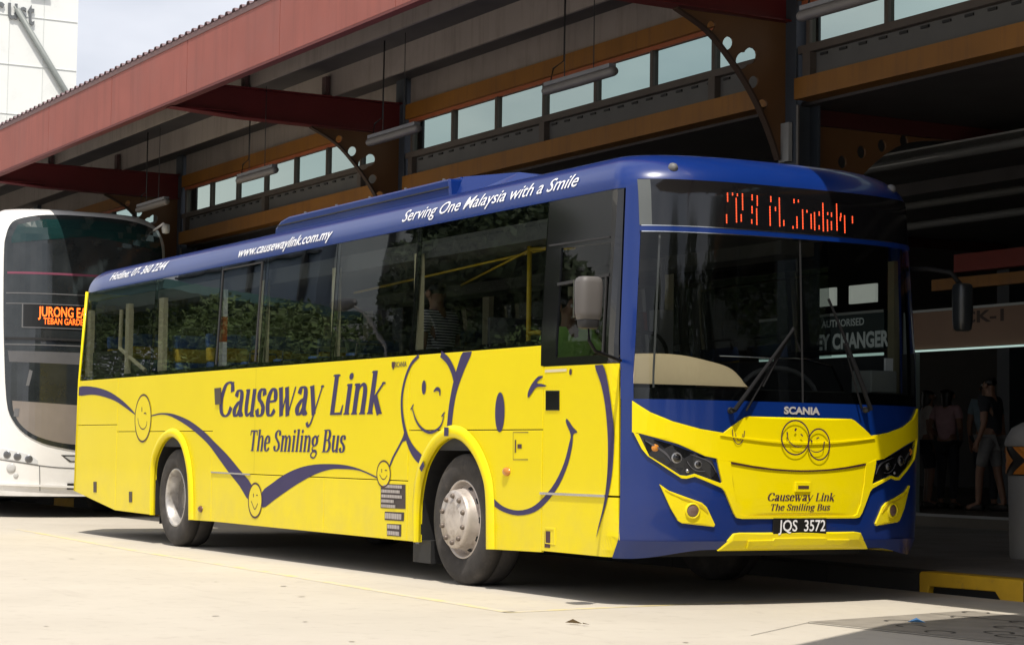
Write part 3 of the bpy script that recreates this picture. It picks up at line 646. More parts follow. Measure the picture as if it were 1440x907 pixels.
for s in (0, 1):
    f = mir if s else (lambda L: L)
    H = dobj('headlight', [f(hl)], ffront, GBLK, BUS, .003, .006, (.06, .06))
    for (c, r, mm, nm) in (((.205,1.014), .024, AMBER, 'turn_lamp'), ((.335,.952), .036, LRING, 'projector_lamp'), ((.335,.952), .027, GBLK, 'projector_lens'), ((.475,.912), .026, LRING, 'high_beam_lamp'), ((.475,.912), .019, GBLK, 'high_beam_lens'), ((.406,.868), .012, LRING, 'position_lamp')):
        cc = (2.5-c[0], c[1]) if s else c
        p, nn = ffront(*cc); q = MB(); n_ = 16; ax = nn; t1 = ax.cross(Vector((0,0,1))).normalized(); t2 = ax.cross(t1)
        dep = .003 if 'lens' not in nm else .010
        vs = []
        for rr_, hh in ((r, .003), (r*.96, dep), (r*.7, dep+.006), (r*.3, dep+.009)):
            for i in range(n_): a = 2*math.pi*i/n_; vs.append(p+ax*hh+(t1*math.cos(a)+t2*math.sin(a))*rr_)
        q.add(vs, [(k*n_+i, k*n_+(i+1) % n_, (k+1)*n_+(i+1) % n_, (k+1)*n_+i) for k in range(3) for i in range(n_)]+[tuple(range(3*n_, 4*n_))]); q.build(nm, mm, H, True)
    # glossy bezel fins inside the lamp
    for bz in (stroke([(.15,1.06),(.26,.985),(.30,.93)], [.004,.014,.004], 4), stroke([(.42,.975),(.55,.93),(.60,.86)], [.003,.010,.003], 4), stroke([(.40,.93),(.43,.89),(.47,.87),(.52,.87)], .006, 4)): dobj('lamp_bezel', [f(bz)], ffront, mat('lamp_bezel_grey', (.11,.11,.12), .25, metal=.5), H, .010, .004, None)
    fog = [(.23,.784),(.287,.742),(.404,.700),(.50,.668),(.535,.640),(.552,.610),(.598,.528),(.590,.514),(.375,.536),(.350,.550),(.30,.63)]
    fo = dobj('fog_lamp_pod', [f(fog)], ffront, YEL, BUS, .014, .02, (.06, .05), bev=.004)
    fo2 = dobj('pod_recess', [f([(.262,.748),(.30,.722),(.41,.686),(.50,.655),(.53,.625),(.545,.60),(.47,.652),(.37,.690),(.30,.728)])], ffront, mat('yellow_paint_matt', (.55,.40,.01), .5), fo, .018, .004, None)
    cc = (2.5-.438, .616) if s else (.438, .616); p, nn = ffront(*cc); q = MB(); ax = nn; t1 = ax.cross(Vector((0,0,1))).normalized(); t2 = ax.cross(t1)
    for nm, mm, pr in (('lamp_ring', YEL, ((.054,.012),(.050,.024),(.042,.026),(.040,.018))), ('fog_lamp_lens', mat('smoky_lens', (.16,.10,.08), .2, coat=.5), ((.040,.019),(.034,.024),(.012,.027),(.002,.027)))):
        q = MB(); vs = []
        for rr_, hh in pr:
            for i in range(20): a = 2*math.pi*i/20; vs.append(p+ax*hh+(t1*math.cos(a)+t2*math.sin(a))*rr_)
        q.add(vs, [(k*20+i, k*20+(i+1) % 20, (k+1)*20+(i+1) % 20, (k+1)*20+i) for k in range(3) for i in range(20)]); q.build(nm, mm, fo, True)
yb = [(.637,.366),(.736,.470),(.785,.476),(1.25,.476)]; front('bumper_insert', yb+mir(yb)[1:], YEL, .020, .02, (.06, .04), .004)
yb2 = [(.84,.428),(1.03,.43),(1.04,.442),(1.25,.444)]; front('insert_step', yb2+mir(yb2)[1:]+[(1.66,.385),(.84,.385)], YEL, .034, .016, (.08, .05), .004)
front('number_plate', [(1.033,.468),(1.466,.466),(1.461,.569),(1.033,.569)], mat('plate_black', (.008,.008,.008), .4), .020, .014, None, .002)
front('flap_handle', [(1.199,.740),(1.325,.740),(1.328,.804),(1.203,.804)], YEL, .020, .012, None, .004)
front('handle_slot', [(1.221,.760),(1.308,.760),(1.308,.781),(1.221,.781)], mat('slot_brown', (.06,.03,.02), .6), .022, .003, None, 0)
text_on('JQS', 1.072, 1.222, .486, .072, ffront, WHT, BUS, .0225, .012); text_on('3572', 1.278, 1.452, .486, .072, ffront, WHT, BUS, .0225, .012)
text_on('SCANIA', 1.114, 1.408, 1.250, .047, ffront, mat('badge_silver', (.50,.47,.44), .35, metal=.2), BUS, .006, .045, name='maker_badge')
serif('Causeway Link', .979, 1.527, .681, .052, .24, ffront, BROWN, BUS, .010)
serif('The Smiling Bus', 1.004, 1.492, .619, .042, .24, ffront, BROWN, BUS, .010)
# two small faces on the flap
def ring(c, rx, rz, w, rot=0, a0=0, a1=2*math.pi, n=40): return stroke(ellipse(c, rx, rz, n, rot, a0, a1)+[ellipse(c, rx, rz, n, rot, a0, a1)[0]] if a1-a0 > 6.2 else ellipse(c, rx, rz, n, rot, a0, a1), w, 1, curve=False)
def marks(name, polys, fn, m, off=.003, parent=None, step=None):
    if name in ('face_emblem', 'fuel_flap_seam', 'face_ring', 'label_line') and len(polys) > 1:
        for k, p in enumerate(polys): marks(name, [p], fn, m, off+.0003*k, parent, step)
        return
    V = []; F = []
    for k, p in enumerate(polys):
        v, f = drape([p], fn, off+.0003*k, 0, step); b0 = len(V); V += v; F += [tuple(i+b0 for i in t) for t in f]
    return mesh(name, V, F, m, parent or BUS)
marks('face_emblem', [ring((1.192,1.095), .112, .112, .010, .15), stroke([(1.124,1.130),(1.134,1.080),(1.178,1.041),(1.22,1.035),(1.247,1.042)], [.012,.006,.007,.006,.004], 4), stroke([(1.186,1.138),(1.198,1.156)], .014, curve=False), stroke([(1.232,1.118),(1.243,1.112),(1.250,1.104)], .009, 3)], ffront, BROWN, .0280)
marks('face_emblem', [ring((1.384,1.053), .088, .102, .010, .1), stroke([(1.308,1.020),(1.34,1.004),(1.38,1.004),(1.415,1.020),(1.424,1.05),(1.428,1.072)], [.004,.006,.007,.006,.008,.010], 4), stroke([(1.316,1.082),(1.328,1.066)], .012, curve=False), stroke([(1.362,1.088),(1.374,1.096),(1.384,1.096)], .008, 3)], ffront, BROWN, .0285)
marks('face_emblem', [ring((.752,1.14), .045, .095, .006, 0, math.pi*1.0, math.pi*2.0), ring((.757,1.14), .030, .07, .004, 0, math.pi*1.1, math.pi*1.9)], ffront, BROWN, .0205)
# LED destination
leds = [(297,200,262),(289,345,405),(328,200,222),(350,235,405),(358,205,228),(390,205,320),(380,345,395),(452,212,250),(450,290,340),(447,380,412),(485,218,290),(480,305,415),(575,222,262),(568,290,425),(605,295,325),(632,232,430),(660,385,430),(722,425,440),(750,360,440),(732,240,268),(762,245,268),(790,312,445),(820,315,335),(848,342,450),(872,330,450),(905,325,355),(903,420,450),(932,265,460),(965,330,350),(962,380,460),(992,332,362),(990,392,450),(1030,270,462),(1060,335,365),(1055,360,385),(1087,350,470),(1145,355,405)]
V = []; F = []
for (x, a, c) in leds:
    y = .675+(x-275)*(.978/815); base = 405+(x-275)*65/815; q = a+3
    while q < c:
        z = 2.478+(base-q)/215*.21
        for sx in (0,):
            p, nn = ffront(y, z); b0 = len(V)
            V += [p+nn*.006+Vector((0,-.0042,-.0034)), p+nn*.006+Vector((0,.0042,-.0034)), p+nn*.006+Vector((0,.0042,.0034)), p+nn*.006+Vector((0,-.0042,.0034))]; F.append((b0,b0+1,b0+2,b0+3))
        q += 10.5
mesh('led_dots', V, F, LEDR, DISP, kind='stuff')
for y in (.368, 2.207):
    p, nn = ffront(y, 2.835); b = MB(); b.lathe([(.001,.030),(.02,.026),(.030,.012),(.034,-.01)], p, 'x', 12); b.build('marker_lamp', GREY, BUS, True)
# wipers
def wiper(base, tip, heel, nm='wiper'):
    a, na = ffront(*base); c, nc = ffront(*tip); h, nh = ffront(*heel); o = .05
    b = MB(); b.tube([a+na*.02, a+na*.06, c+nc*o], [.020,.016,.010], 8); wo = b.build('wiper', WIPB, BUS)
    b = MB(); b.tube([h+nh*.035, c+nc*.035+(c-h)*.02], .007, 6); b.build('wiper_rod', WIPB, wo)
    b = MB(); b.lathe([(.001,.045),(.016,.04),(.022,.0)], a, 'x', 10); b.build('wiper_pivot', BLACK, wo, True)
    return wo
W1 = wiper((.70,1.262), (1.17,1.805), (.80,1.262)); W2 = wiper((1.80,1.29), (1.60,1.72), (1.74,1.30))
p0, n0 = ffront(1.17,1.80); p1, n1 = ffront(.93,1.42); p2, n2 = ffront(1.235,1.66); b = MB(); b.tube([p1+n1*.03, p0+n0*.035, p2+n2*.03], .008, 6); b.build('wiper_blade', WIPB, W1)
p1, n1 = ffront(1.80,1.40); p2, n2 = ffront(1.48,2.02); b = MB(); b.tube([p1+n1*.025, p2+n2*.025], .009, 6); b.build('wiper_blade', WIPB, W2)
# ---------------- side glass
wx = [-9.255,-6.90,-5.055,-3.93,-2.36,-.842,1.175]
for i in range(6):
    a, b_ = wx[i]+.008, wx[i+1]-.008
    dobj('window', [[(a,1.712),(b_,1.712),(b_,2.694),(a,2.694)]], fside, GSIDE, BUS, -.002, 0, (.6, .25))
    dobj('window', [[(a,1.712),(b_,1.712),(b_,2.694),(a,2.694)]], fside_far, GSIDE, BUS, -.002, 0, None)
for x in wx: dobj('window_seal', [[(x-.035,1.705),(x+.035,1.705),(x+.035,2.697),(x-.035,2.697)]], fside, GBLK, BUS, -.012, .01, (.1, .25))
dobj('window_seal', [[(-9.26,1.703),(1.2,1.703),(1.2,1.745),(-9.26,1.745)]], fside, GBLK, BUS, -.012, .01, None)
for poly in ([(-5.01,2.655),(-4.0,2.655),(-4.0,2.668),(-5.01,2.668)], [(-4.03,1.76),(-4.0,1.76),(-4.0,2.66),(-4.03,2.66)], [(-5.01,1.76),(-4.985,1.76),(-4.985,2.66),(-5.01,2.66)]):
    dobj('hopper_frame', [poly], fside, BLACK, BUS, .006, .010, (1, .25))
# driver window
dobj('door_window', [[(1.375,1.615),(2.02,1.612),(2.02,2.345),(1.375,2.36)]], fside, GSIDE, BUS, -.006, 0, (.3, .2))
XT = lambda z: XS-fin(z)-.002
dw = dense([(1.178,1.565),(1.215,1.560),(XT(1.556),1.556),(XT(2.0),2.0),(XT(2.4),2.4),(XT(2.694),2.694),(1.178,2.694)], .05)
dobj('door_window_frame', [dw], fside, GBLK, BUS, .001, .02, (.05, .05), holes=[dense([(1.375,1.615),(2.02,1.612),(2.02,2.345),(1.375,2.36)], .06)])
dobj('door_window_frame', [[(1.36,2.102),(2.02,2.122),(2.02,2.142),(1.36,2.122)], [(1.98,1.62),(1.995,1.62),(1.995,2.12),(1.98,2.12)]], fside, BLACK, BUS, .008, .01, None)
dobj('door_window_frame', [[(1.215,2.382),(2.0,2.376),(2.0,2.388),(1.215,2.394)]], fside, BLACK, BUS, .008, .008, None)
# ---------------- wheels
RIMS = mat('rim_worn_steel', (.50,.48,.46), .38, metal=.55, var=.2, scale=14, stain=(.16,.13,.11), stscale=10, stlo=.5, sthi=.75)
NUT = mat('nut_brown_grey', (.16,.13,.11), .5, metal=.4)
def wheel(x, y0, front_, far=False):
    c = (x, 0, .48); s = -1 if far else 1; oy = (lambda h: (2.5-h) if far else h)
    pr = [(.288,.050),(.296,.036),(.33,.026),(.38,.020),(.43,.026),(.455,.040),(.474,.060),(.480,.085),(.480,.140),(.474,.143),(.474,.149),(.480,.152),(.480,.26),(.465,.30),(.38,.32),(.29,.31)]
    b = MB(); b.lathe([(r, oy(h)) for r, h in pr], c, 'y', 56); w_ = b.build('wheel', TYRE, BUS, True)
    if front_:
        b = MB(); b.lathe([(r, oy(h)) for r, h in [(.290,.048),(.288,.040),(.278,.040),(.272,.055),(.262,.09),(.245,.105),(.20,.11)]], c, 'y', 40); b.build('rim', STEEL, w_, True)
        b = MB(); b.lathe([(r, oy(h)) for r, h in [(.268,.105),(.255,.10),(.238,.085),(.226,.055),(.216,.0),(.213,-.025),(.206,-.034),(.135,-.036),(.128,-.042),(.118,-.044),(.002,-.045)]], c, 'y', 48); b.build('hub_cap', STEEL, w_, True)
        for i in range(10):
            a = 2*math.pi*(i+.5)/10; cx, cz = x+.170*math.cos(a), .48+.170*math.sin(a)
            b = MB(); b.lathe([(.019,oy(-.03)),(.019,oy(-.046)),(.014,oy(-.056)),(.003,oy(-.058))], (cx,0,cz), 'y', 8); b.build('wheel_nut', NUT, w_, True)
        for i in range(10):
            a = 2*math.pi*i/10; cx, cz = x+.232*math.cos(a), .48+.232*math.sin(a)
            b = MB(); ax = Vector((math.cos(a)*.75, -.62*s, math.sin(a)*.75)).normalized(); pc = Vector((cx, oy(.070), cz)); t1 = Vector((-math.sin(a), 0, math.cos(a))); t2 = ax.cross(t1)
            vs = [pc+ax*.004+t1*.026*math.cos(2*math.pi*k/10)+t2*.020*math.sin(2*math.pi*k/10) for k in range(10)]; b.add(vs, [tuple(range(10))]); b.build('vent_hole', BLACK, w_)
    else:
        b = MB(); b.lathe([(r, oy(h)) for r, h in [(.290,.048),(.288,.038),(.278,.036),(.270,.050),(.262,.075),(.256,.12),(.254,.16)]], c, 'y', 40); b.build('rim', RIMS, w_, True)
        b = MB(); b.lathe([(r, oy(h)) for r, h in [(.254,.16),(.238,.185),(.215,.20),(.190,.205),(.165,.225),(.15,.22),(.13,.20),(.11,.19),(.10,.14),(.03,.13),(.002,.13)]], c, 'y', 40); b.build('wheel_disc', mat('disc_dull_steel', (.17,.155,.14), .6, var=.25, scale=12), w_, True)
        for i in range(10):
            a = 2*math.pi*i/10; b = MB(); b.lathe([(.016,oy(.21)),(.016,oy(.17)),(.004,oy(.165))], (x+.15*math.cos(a),0,.48+.15*math.sin(a)), 'y', 6); b.build('wheel_nut', STEEL, w_, True)
    return w_
for far in (False, True): wheel(-.02, 0, True, far); wheel(-6.13, 0, False, far)
b = MB(); b.tube([(-.02,.3,.48),(-.02,2.2,.48)], .06, 10); b.tube([(-6.13,.2,.48),(-6.13,2.3,.48)], .1, 10); b.build('axle', BLACK, BUS)
for x0, x1, ar in ((-.68,.50,fa), (-6.69,-5.55,ra)):
    # dark liner of the wheel well
    P = []; F = []
    for i, a in enumerate(ar): P += [(a[0], .020, a[1]), (a[0], .40, a[1]+.03)]
    for i in range(len(ar)-1): F.append((2*i, 2*i+1, 2*i+3, 2*i+2))
    mesh('wheel_well', P, F, BLACK, BUS)
box('mudflap', (-.80,.03,.13), (-.50,.34,.30), BLACK, BUS); box('mudflap', (-6.76,.10,.20), (-6.74,.40,.42), BLACK, BUS)
b = MB(); b.tube([(-.67,.0,.27),(-.685,.0,.6),(-.64,.0,.80)], .016, 6); b.build('arch_seal', GREY, BUS)
# side fittings
dobj('door_handle', [D['handle']], fside, GBLK, BUS, .006, .008, None, bev=.003)
dobj('flap_lock', [D['handle2']], fside, mat('dark_bronze', (.06,.045,.035), .5), BUS, .012, .014, None)
for nm, k, mm in (('side_marker', 'ind', AMBER), ('side_marker', 'ind2', mat('brown_lens', (.12,.045,.02), .2, coat=.5))):
    c = D[k][0]; rx = abs(D[k][1][0]-c[0])*.62; b = MB(); b.lathe([(rx,0),(rx*.92,-.014),(rx*.6,-.022),(.002,-.024)], (c[0],0,c[1]), 'y', 14)
    for v in b.v: v.z = c[1]+(v.z-c[1])*.62
    b.build(nm, mm, BUS, True)
def seamring(p, w): return [stroke([p[i], p[(i+1) % len(p)]], w, curve=False) for i in range(len(p))]
marks('fuel_flap_seam', [stroke([(1.02,1.111),(.805,1.111),(.81,.922),(1.02,.924)], .006, 1, curve=False), stroke([(.84,1.06),(.84,.97)], .018, curve=False), [(.87,1.03),(.93,1.03),(.93,1.0),(.87,1.0)]], fside, BROWN, .0025)
dobj('step_recess', [D['step']], fside, YEL, BUS, .004, .005, None, holes=[[(a*.8+1.297*.2-.0, b*.8+.39*.2) for a, b in D['step']]], bev=.002)
dobj('step_well', [[(1.262,.335),(1.335,.335),(1.335,.445),(1.262,.445)]], fside, BROWN, BUS, .002, .002, None)
for p in D['vents']: dobj('flap_lock', [p], fside, mat('dark_bronze', (.06,.045,.035), .5), BUS, .006, .008, None)
for k, p in enumerate(D['labels']):
    o = dobj('notice_label', [p], fside, mat('label_dark', (.05,.035,.035), .6), BUS, .0022, 0, None)
    x0, z0 = p[3]; x1, z1 = p[1]; rows = (5, 1, 2)[k]
    lg = mat('label_print', (.42,.38,.36), .6)
    for r in range(rows):
        h = (z1-z0)/rows; zz_ = z1-h*(r+.82); ww = (x1-x0)*(.88, .80, .88, .55, .62)[r] if k == 0 else (x1-x0)*.88
        V = []
        # worn print: blocks in the dark label
        rnd = random.Random(k*10+r); xx = x0+.012*(x1-x0)/.44
        P2 = []
        while xx < x0+ww:
            w2 = rnd.uniform(.012, .035)*(1 if k == 0 else 1.2); P2.append([(xx,zz_),(min(xx+w2, x0+ww),zz_),(min(xx+w2, x0+ww),zz_+h*.62),(xx,zz_+h*.62)]); xx += w2+.005
        marks('label_line', P2, fside, lg, .0032, parent=o)
marks('panel_seam', [[(-3.981,.75),(-3.978,.75),(-3.978,1.70),(-3.981,1.70)]], fside, mat('seam_olive', (.30,.24,.02), .7), .0016)
# livery graphics
for k in ('ribbon_rear', 'ribbon_mid', 'ribbon_low', 'ribbon_stem', 'ribbon_smile', 'ribbon_edge', 'sm4_low', 'ribbon_tall'):
    p = [(a, min(b, 1.700)) if k != 'ribbon_edge' else (a, min(b, 1.548)) for a, b in D[k]]
    p = catmull(p, 3, True)
    p = [(a, min(b, 1.700 if k != 'ribbon_edge' else 1.548)) for a, b in p]
    def fs2(x, z, k=k):
        # lift over the wheel arch rim where the graphic crosses it
        P, N = fside(x, z); return P, N
    dobj('blue_ribbon', [dense(p, .05)] if k == 'ribbon_edge' else [p], fs2, NAVY, BUS, .0055 if k == 'ribbon_edge' else .0022, 0, (.03, .08) if k == 'ribbon_edge' else None)
# graphic carried over the arch rim
def fr_(x, z): return Vector((x, -.030, z)), Vector((0, -1, 0))
marks('blue_ribbon', [[(-.185,1.085),(-.115,1.085),(-.112,1.150),(-.185,1.150)]], fr_, NAVY, .006)
marks('blue_ribbon', [[(-.585,.845),(-.545,.815),(-.50,.86),(-.52,.90)]], fr_, NAVY, .006)
def ellip(k, w, nm='face_ring', m=NAVY, a0=0, a1=2*math.pi, off=.0026):
    c, a, b_ = D[k]; rx = abs(a[0]-c[0]); rz = abs(b_[1]-c[1]); return marks(nm, [ring(c, rx, rz, w, 0, a0, a1)], fside, m, off)
def face(k, w, s):
    c, a, b_ = D[k]; rx = abs(a[0]-c[0]); rz = abs(b_[1]-c[1])
    dobj('face_ring', [ellipse(c, rx, rz)], fside, YEL, BUS, .0034, 0, None)
    ellip(k, w, off=.0045, m=BROWN)
    marks('face_emblem', [stroke(D[k+'_smile'], s, 4), stroke(D[k+'_eye'], s*1.6, curve=False), stroke(D[k+'_wink'], s, 3)], fside, BROWN, .0045)
face('sm1', .020, .012); face('sm2', .018, .010); face('sm3', .014, .008)
marks('face_ring', [stroke(D['sm4_ring_left'], [.03,.03,.032,.036,.04,.045,.05,.06], 5), stroke([(a, min(b, 1.698)) for a, b in D['sm4_ring_right']], [.05,.055,.06,.07], 5)], fside, NAVY, .0030)
c, a, b_ = D['sm4_eye']; marks('face_emblem', [ellipse(c, abs(a[0]-c[0]), abs(b_[1]-c[1])), stroke(D['sm4_wink'], [.012,.028,.028,.015], 4), stroke(D['sm4_smile'], [.010,.014,.020,.022,.022,.022,.020,.016,.012,.010], 4), stroke([(D['sm4_smile'][0][0]-.02, D['sm4_smile'][0][1]-.02), (D['sm4_smile'][0][0]+.03, D['sm4_smile'][0][1]+.02)], .014, curve=False), stroke([(D['sm4_smile'][-1][0]-.03, D['sm4_smile'][-1][1]-.01), (D['sm4_smile'][-1][0]+.02, D['sm4_smile'][-1][1]+.02)], .014, curve=False)], fside, NAVY, .0036)
c, a, b_ = D['big_eye']; marks('face_emblem', [ellipse(c, abs(a[0]-c[0]), abs(b_[1]-c[1])), catmull(D['big_wink'], 3, True)], fside, NAVY, .0036)
serif('Causeway Link', -4.93, -1.33, 1.260, .335, .28, fside, NAVY, BUS, .0024)
serif('The Smiling Bus', -4.12, -2.02, .951, .188, .24, fside, NAVY, BUS, .0024)
cw = lambda x, z: fside(x, z)
text_on('Hotline: 07- 360 2244', -8.47, -6.70, 2.788, .085, cw, WHT, BUS, .005, .012, .25, cuts=16)
text_on('www.causewaylink.com.my', -4.66, -2.53, 2.752, .090, cw, WHT, BUS, .005, .012, .25, cuts=16)
text_on('Serving One Malaysia with a Smile', -1.16, 1.52, 2.767, .092, cw, WHT, BUS, .005, .002, .22, cuts=16)
text_on('SCANIA', -1.10, -.90, 1.622, .040, fside, mat('badge_grey', (.10,.08,.05), .5), BUS, .003, .02, name='maker_badge')
dobj('maker_badge', [[(-1.165,1.665),(-1.105,1.665),(-1.105,1.63),(-1.135,1.60),(-1.165,1.63)]], fside, BROWN, BUS, .003, 0, None)
marks('door_sticker', [[(1.24,1.517),(1.53,1.517),(1.53,1.536),(1.24,1.536)]], fside, mat('badge_pale', (.66,.58,.36), .5), .003); marks('key_hole', [ellipse((1.582,1.512), .018, .022, 12)], fside, BROWN, .004)
# ---------------- interior
b = MB(); b.box((-9.1,.14,2.56), (2.0,2.36,2.60)); b.box((-9.1,.12,2.46), (1.1,.42,2.56)); b.box((-9.1,2.08,2.46), (1.1,2.38,2.56)); b.build('ceiling', mat('ceiling_grey', (.11,.11,.11), .8), BUS)
box('rear_bulkhead', (-9.2,.1,1.0), (-9.15,2.4,2.6), DKGREY, BUS)
for x, s in ((-9.20,.16),(-7.84,.12),(-6.77,.14),(-4.05,.13),(-2.46,.08),(-.90,.08)):
    box('window_post', (x-s/2,.07,1.70), (x+s/2,.12,2.50), CREAM, BUS); box('window_post', (x-s/2,2.38,1.70), (x+s/2,2.43,2.50), CREAM, BUS)
for a, c, mm in ((1.72,1.98,WHT), (1.98,2.22,mat('orange_band', (.45,.06,.01), .5)), (2.22,2.48,WHT)): box('window_post', (-5.12,.075,a), (-5.03,.12,c), mm, BUS)
b = MB(); b.prism([(-9.1,1.0),(-9.1,2.02),(-8.14,2.02),(-7.30,1.77),(-7.30,1.0)], lambda a, c, t: (a, .10+t*.03, c), 0, 1); b.build('engine_cover', BLACK, BUS)
b = MB(); b.tube([(-8.10,.09,2.45),(-8.12,.09,2.03),(-7.28,.09,1.77)], .022, 8); b.build('grab_rail', CREAM, BUS)
def seat(x, y, z):
    b = MB(); b.box((x-.2,y-.21,z), (x+.22,y+.21,z+.10)); o = b.build('seat', SBLUE, BUS); bevel(o, .03, 2)
    def bk(a, c, m, nm):
        q = MB(); q.box((x-.29,y-.21,z+a), (x-.20,y+.21,z+c)); 
        for v in q.v: v.x -= (v.z-z)*.16
        oo = q.build(nm, m, o); bevel(oo, .02, 2)
    bk(.06,.56,SBLUE,'backrest'); bk(.56,.70,SYEL,'seat_band'); bk(.70,.84,SBLUE,'headrest')
    q = MB(); q.tube([(x-.33,y-.15,z+.82),(x-.36,y-.13,z+.92),(x-.36,y+.13,z+.92),(x-.33,y+.15,z+.82)], .012, 6); q.build('seat_handle', GREY, o)
for x, z in ((-8.55,1.36),(-7.75,1.36),(-6.35,1.28),(-5.45,1.26)):
    for y in (.42,.90,1.62,2.10): seat(x, y, z)
for x in (-4.5,-3.7,-2.9,-2.1):
    for y in (.42,2.10): seat(x, y, .95)
def pole(pts, r=.018): b = MB(); b.tube(pts, r, 8); return b.build('grab_pole', POLE, BUS, True)
pole([(.47,.30,1.0),(.47,.30,2.47)]); pole([(.47,.30,1.83),(.62,.30,1.83),(.66,.30,1.82)]); pole([(-3.2,.60,2.36),(.5,.40,2.44)], .010); pole([(-1.2,.62,2.30),(.45,.32,2.44)], .009); pole([(.47,.30,2.44),(1.1,.30,2.40)], .015)
box('luggage_bulkhead', (.22,.10,1.0), (.25,1.10,1.95), DKGREY, BUS)
# dash and cab
cb = MB(); n_ = 14
cow = [(.10,1.625),(.30,1.635),(.50,1.630),(.70,1.60),(.86,1.565),(.95,1.51),(1.0,1.425)]
P = []; cc = catmull(cow, 4)
for y, z in cc: P += [(2.245-.10*max(0,.6-y),y,1.425),(2.20-.10*max(0,.6-y),y,z-.035),(2.16-.10*max(0,.6-y),y,z-.008),(1.60,y,z)]
F = []
for i in range(len(cc)-1):
    for j in range(3): F.append((i*4+j, (i+1)*4+j, (i+1)*4+j+1, i*4+j+1))
mesh('dashboard_cowl', P, F, BEIGE, BUS, True)
box('dashboard', (1.55,.06,1.05), (2.17,2.44,1.415), mat('dash_black', (.010,.010,.010), .7), BUS)
b = MB(); b.tube([(1.80,1.20+.0+.34*(1-math.cos(a))/1.0*1.0, 1.36+.22*math.sin(a)) for a in [math.pi*i/14 for i in range(15)]], .018, 8); b.build('ticket_machine_hoop', GREY, BUS, True)
b = MB(); 
ctr = Vector((1.50,.60,1.60))
b.tube([ctr+Vector((.08*math.sin(a), .21*math.cos(a), .20*math.sin(a))) for a in [2*math.pi*i/24 for i in range(25)]], .014, 8); b.tube([ctr, ctr+Vector((.2,0,-.3))], .03, 8); b.build('steering_wheel', BLACK, BUS, True)
box('fare_box', (1.9,2.10,1.42), (2.12,2.33,1.575), mat('fare_box_grey', (.22,.23,.22), .6), BUS, bev=.01)
box('notice_card', (1.97,2.335,1.50), (1.99,2.42,1.67), WHT, BUS)
box('door_post', (1.93,2.40,1.42), (2.0,2.45,2.36), mat('post_dim_cream', (.20,.18,.11), .6), BUS)
box('ticket_validator', (.74,1.16,1.62), (.86,1.29,2.02), mat('validator_grey', (.22,.22,.21), .6), BUS); box('validator_pole', (.79,1.21,1.0), (.82,1.24,2.40), GREY, BUS)
b = MB(); b.tube([(1.55,2.30,1.45),(1.58,2.18,1.62),(1.58,1.95,1.66),(1.58,1.20,1.66)], .010, 6); b.build('cab_rail', CHROME, BUS, True)
# rear-view mirrors
def shell(name, c, sx, sy, sz, m, tilt=0):
    vs = []; nn_ = 8; 
    b = MB()
    pr = [(-.5,.62),(-.46,.86),(-.30,.97),(.1,1.0),(.36,.99),(.46,.90),(.5,.70)]
    for h, s in pr:
        for i in range(24):
            a = 2*math.pi*i/24; ca, sa = math.cos(a), math.sin(a); k = 1/(abs(ca)**4+abs(sa)**4)**.25
            vs.append(Vector((c[0]+sx/2*s*ca*k*(1+.1*h), c[1]+sy/2*s*sa*k, c[2]+sz*h)))
    b.add(vs, [(k*24+i, k*24+(i+1) % 24, (k+1)*24+(i+1) % 24, (k+1)*24+i) for k in range(len(pr)-1) for i in range(24)]+[tuple(range(23,-1,-1)), tuple(range((len(pr)-1)*24, len(pr)*24))])
    return b.build(name, m, BUS, True)
ms = shell('mirror', (2.625,-.50,1.915), .12, .165, .27, LGREY)
b = MB(); b.box((2.557,-.57,1.80), (2.563,-.43,2.03)); b.build('mirror_glass', CHROME, ms)
shell('mirror_base', (2.625,-.50,1.765), .09, .13, .065, BLACK)
b = MB(); b.tube([(2.625,-.50,1.77),(2.62,-.49,1.66),(2.58,-.42,1.60),(2.36,-.15,1.575),(2.17,.02,1.57)], .011, 8); b.build('mirror_arm', WIPB, BUS, True)
m2 = shell('mirror', (2.42,2.66,2.02), .12, .125, .33, mat('mirror_black_gloss', (.010,.012,.014), .35))
b = MB(); b.tube([(2.08,2.40,2.30),(2.25,2.50,2.29),(2.38,2.59,2.26),(2.42,2.65,2.17)], .017, 8); b.build('mirror_arm', WIPB, BUS, True)
person('bus driver in a light green shirt sitting at the wheel', (.80,.44,.44), 0, mat('light_green_cloth', (.50,.92,.20), .9), mat('dark_trousers', (.02,.02,.025), .9), 1.68, seated=True, armL=((.12,.25,1.15),(.42,.12,1.14)), armR=((.12,-.27,1.15),(.42,-.12,1.14)))
stripe = mat('striped_cloth', (.25,.25,.25), .9)
n = stripe.node_tree; wv = n.nodes.new('ShaderNodeTexWave'); wv.bands_direction = 'Z'; wv.inputs['Scale'].default_value = 14; t_ = n.nodes.new('ShaderNodeTexCoord'); n.links.new(t_.outputs['Object'], wv.inputs[0])
cr_ = n.nodes.new('ShaderNodeValToRGB'); cr_.color_ramp.interpolation = 'CONSTANT'; cr_.color_ramp.elements[1].position = .45; cr_.color_ramp.elements[0].color = (.02,.02,.04,1); cr_.color_ramp.elements[1].color = (.6,.6,.6,1)
n.links.new(wv.outputs[0], cr_.inputs[0]); n.links.new(cr_.outputs[0], n.nodes['Principled BSDF'].inputs['Base Color'])
person('standing passenger in a black and white striped shirt behind the bus window', (-1.22,.42,.72), R(200), stripe, mat('dark_trousers', (.02,.02,.025), .9), 1.62)
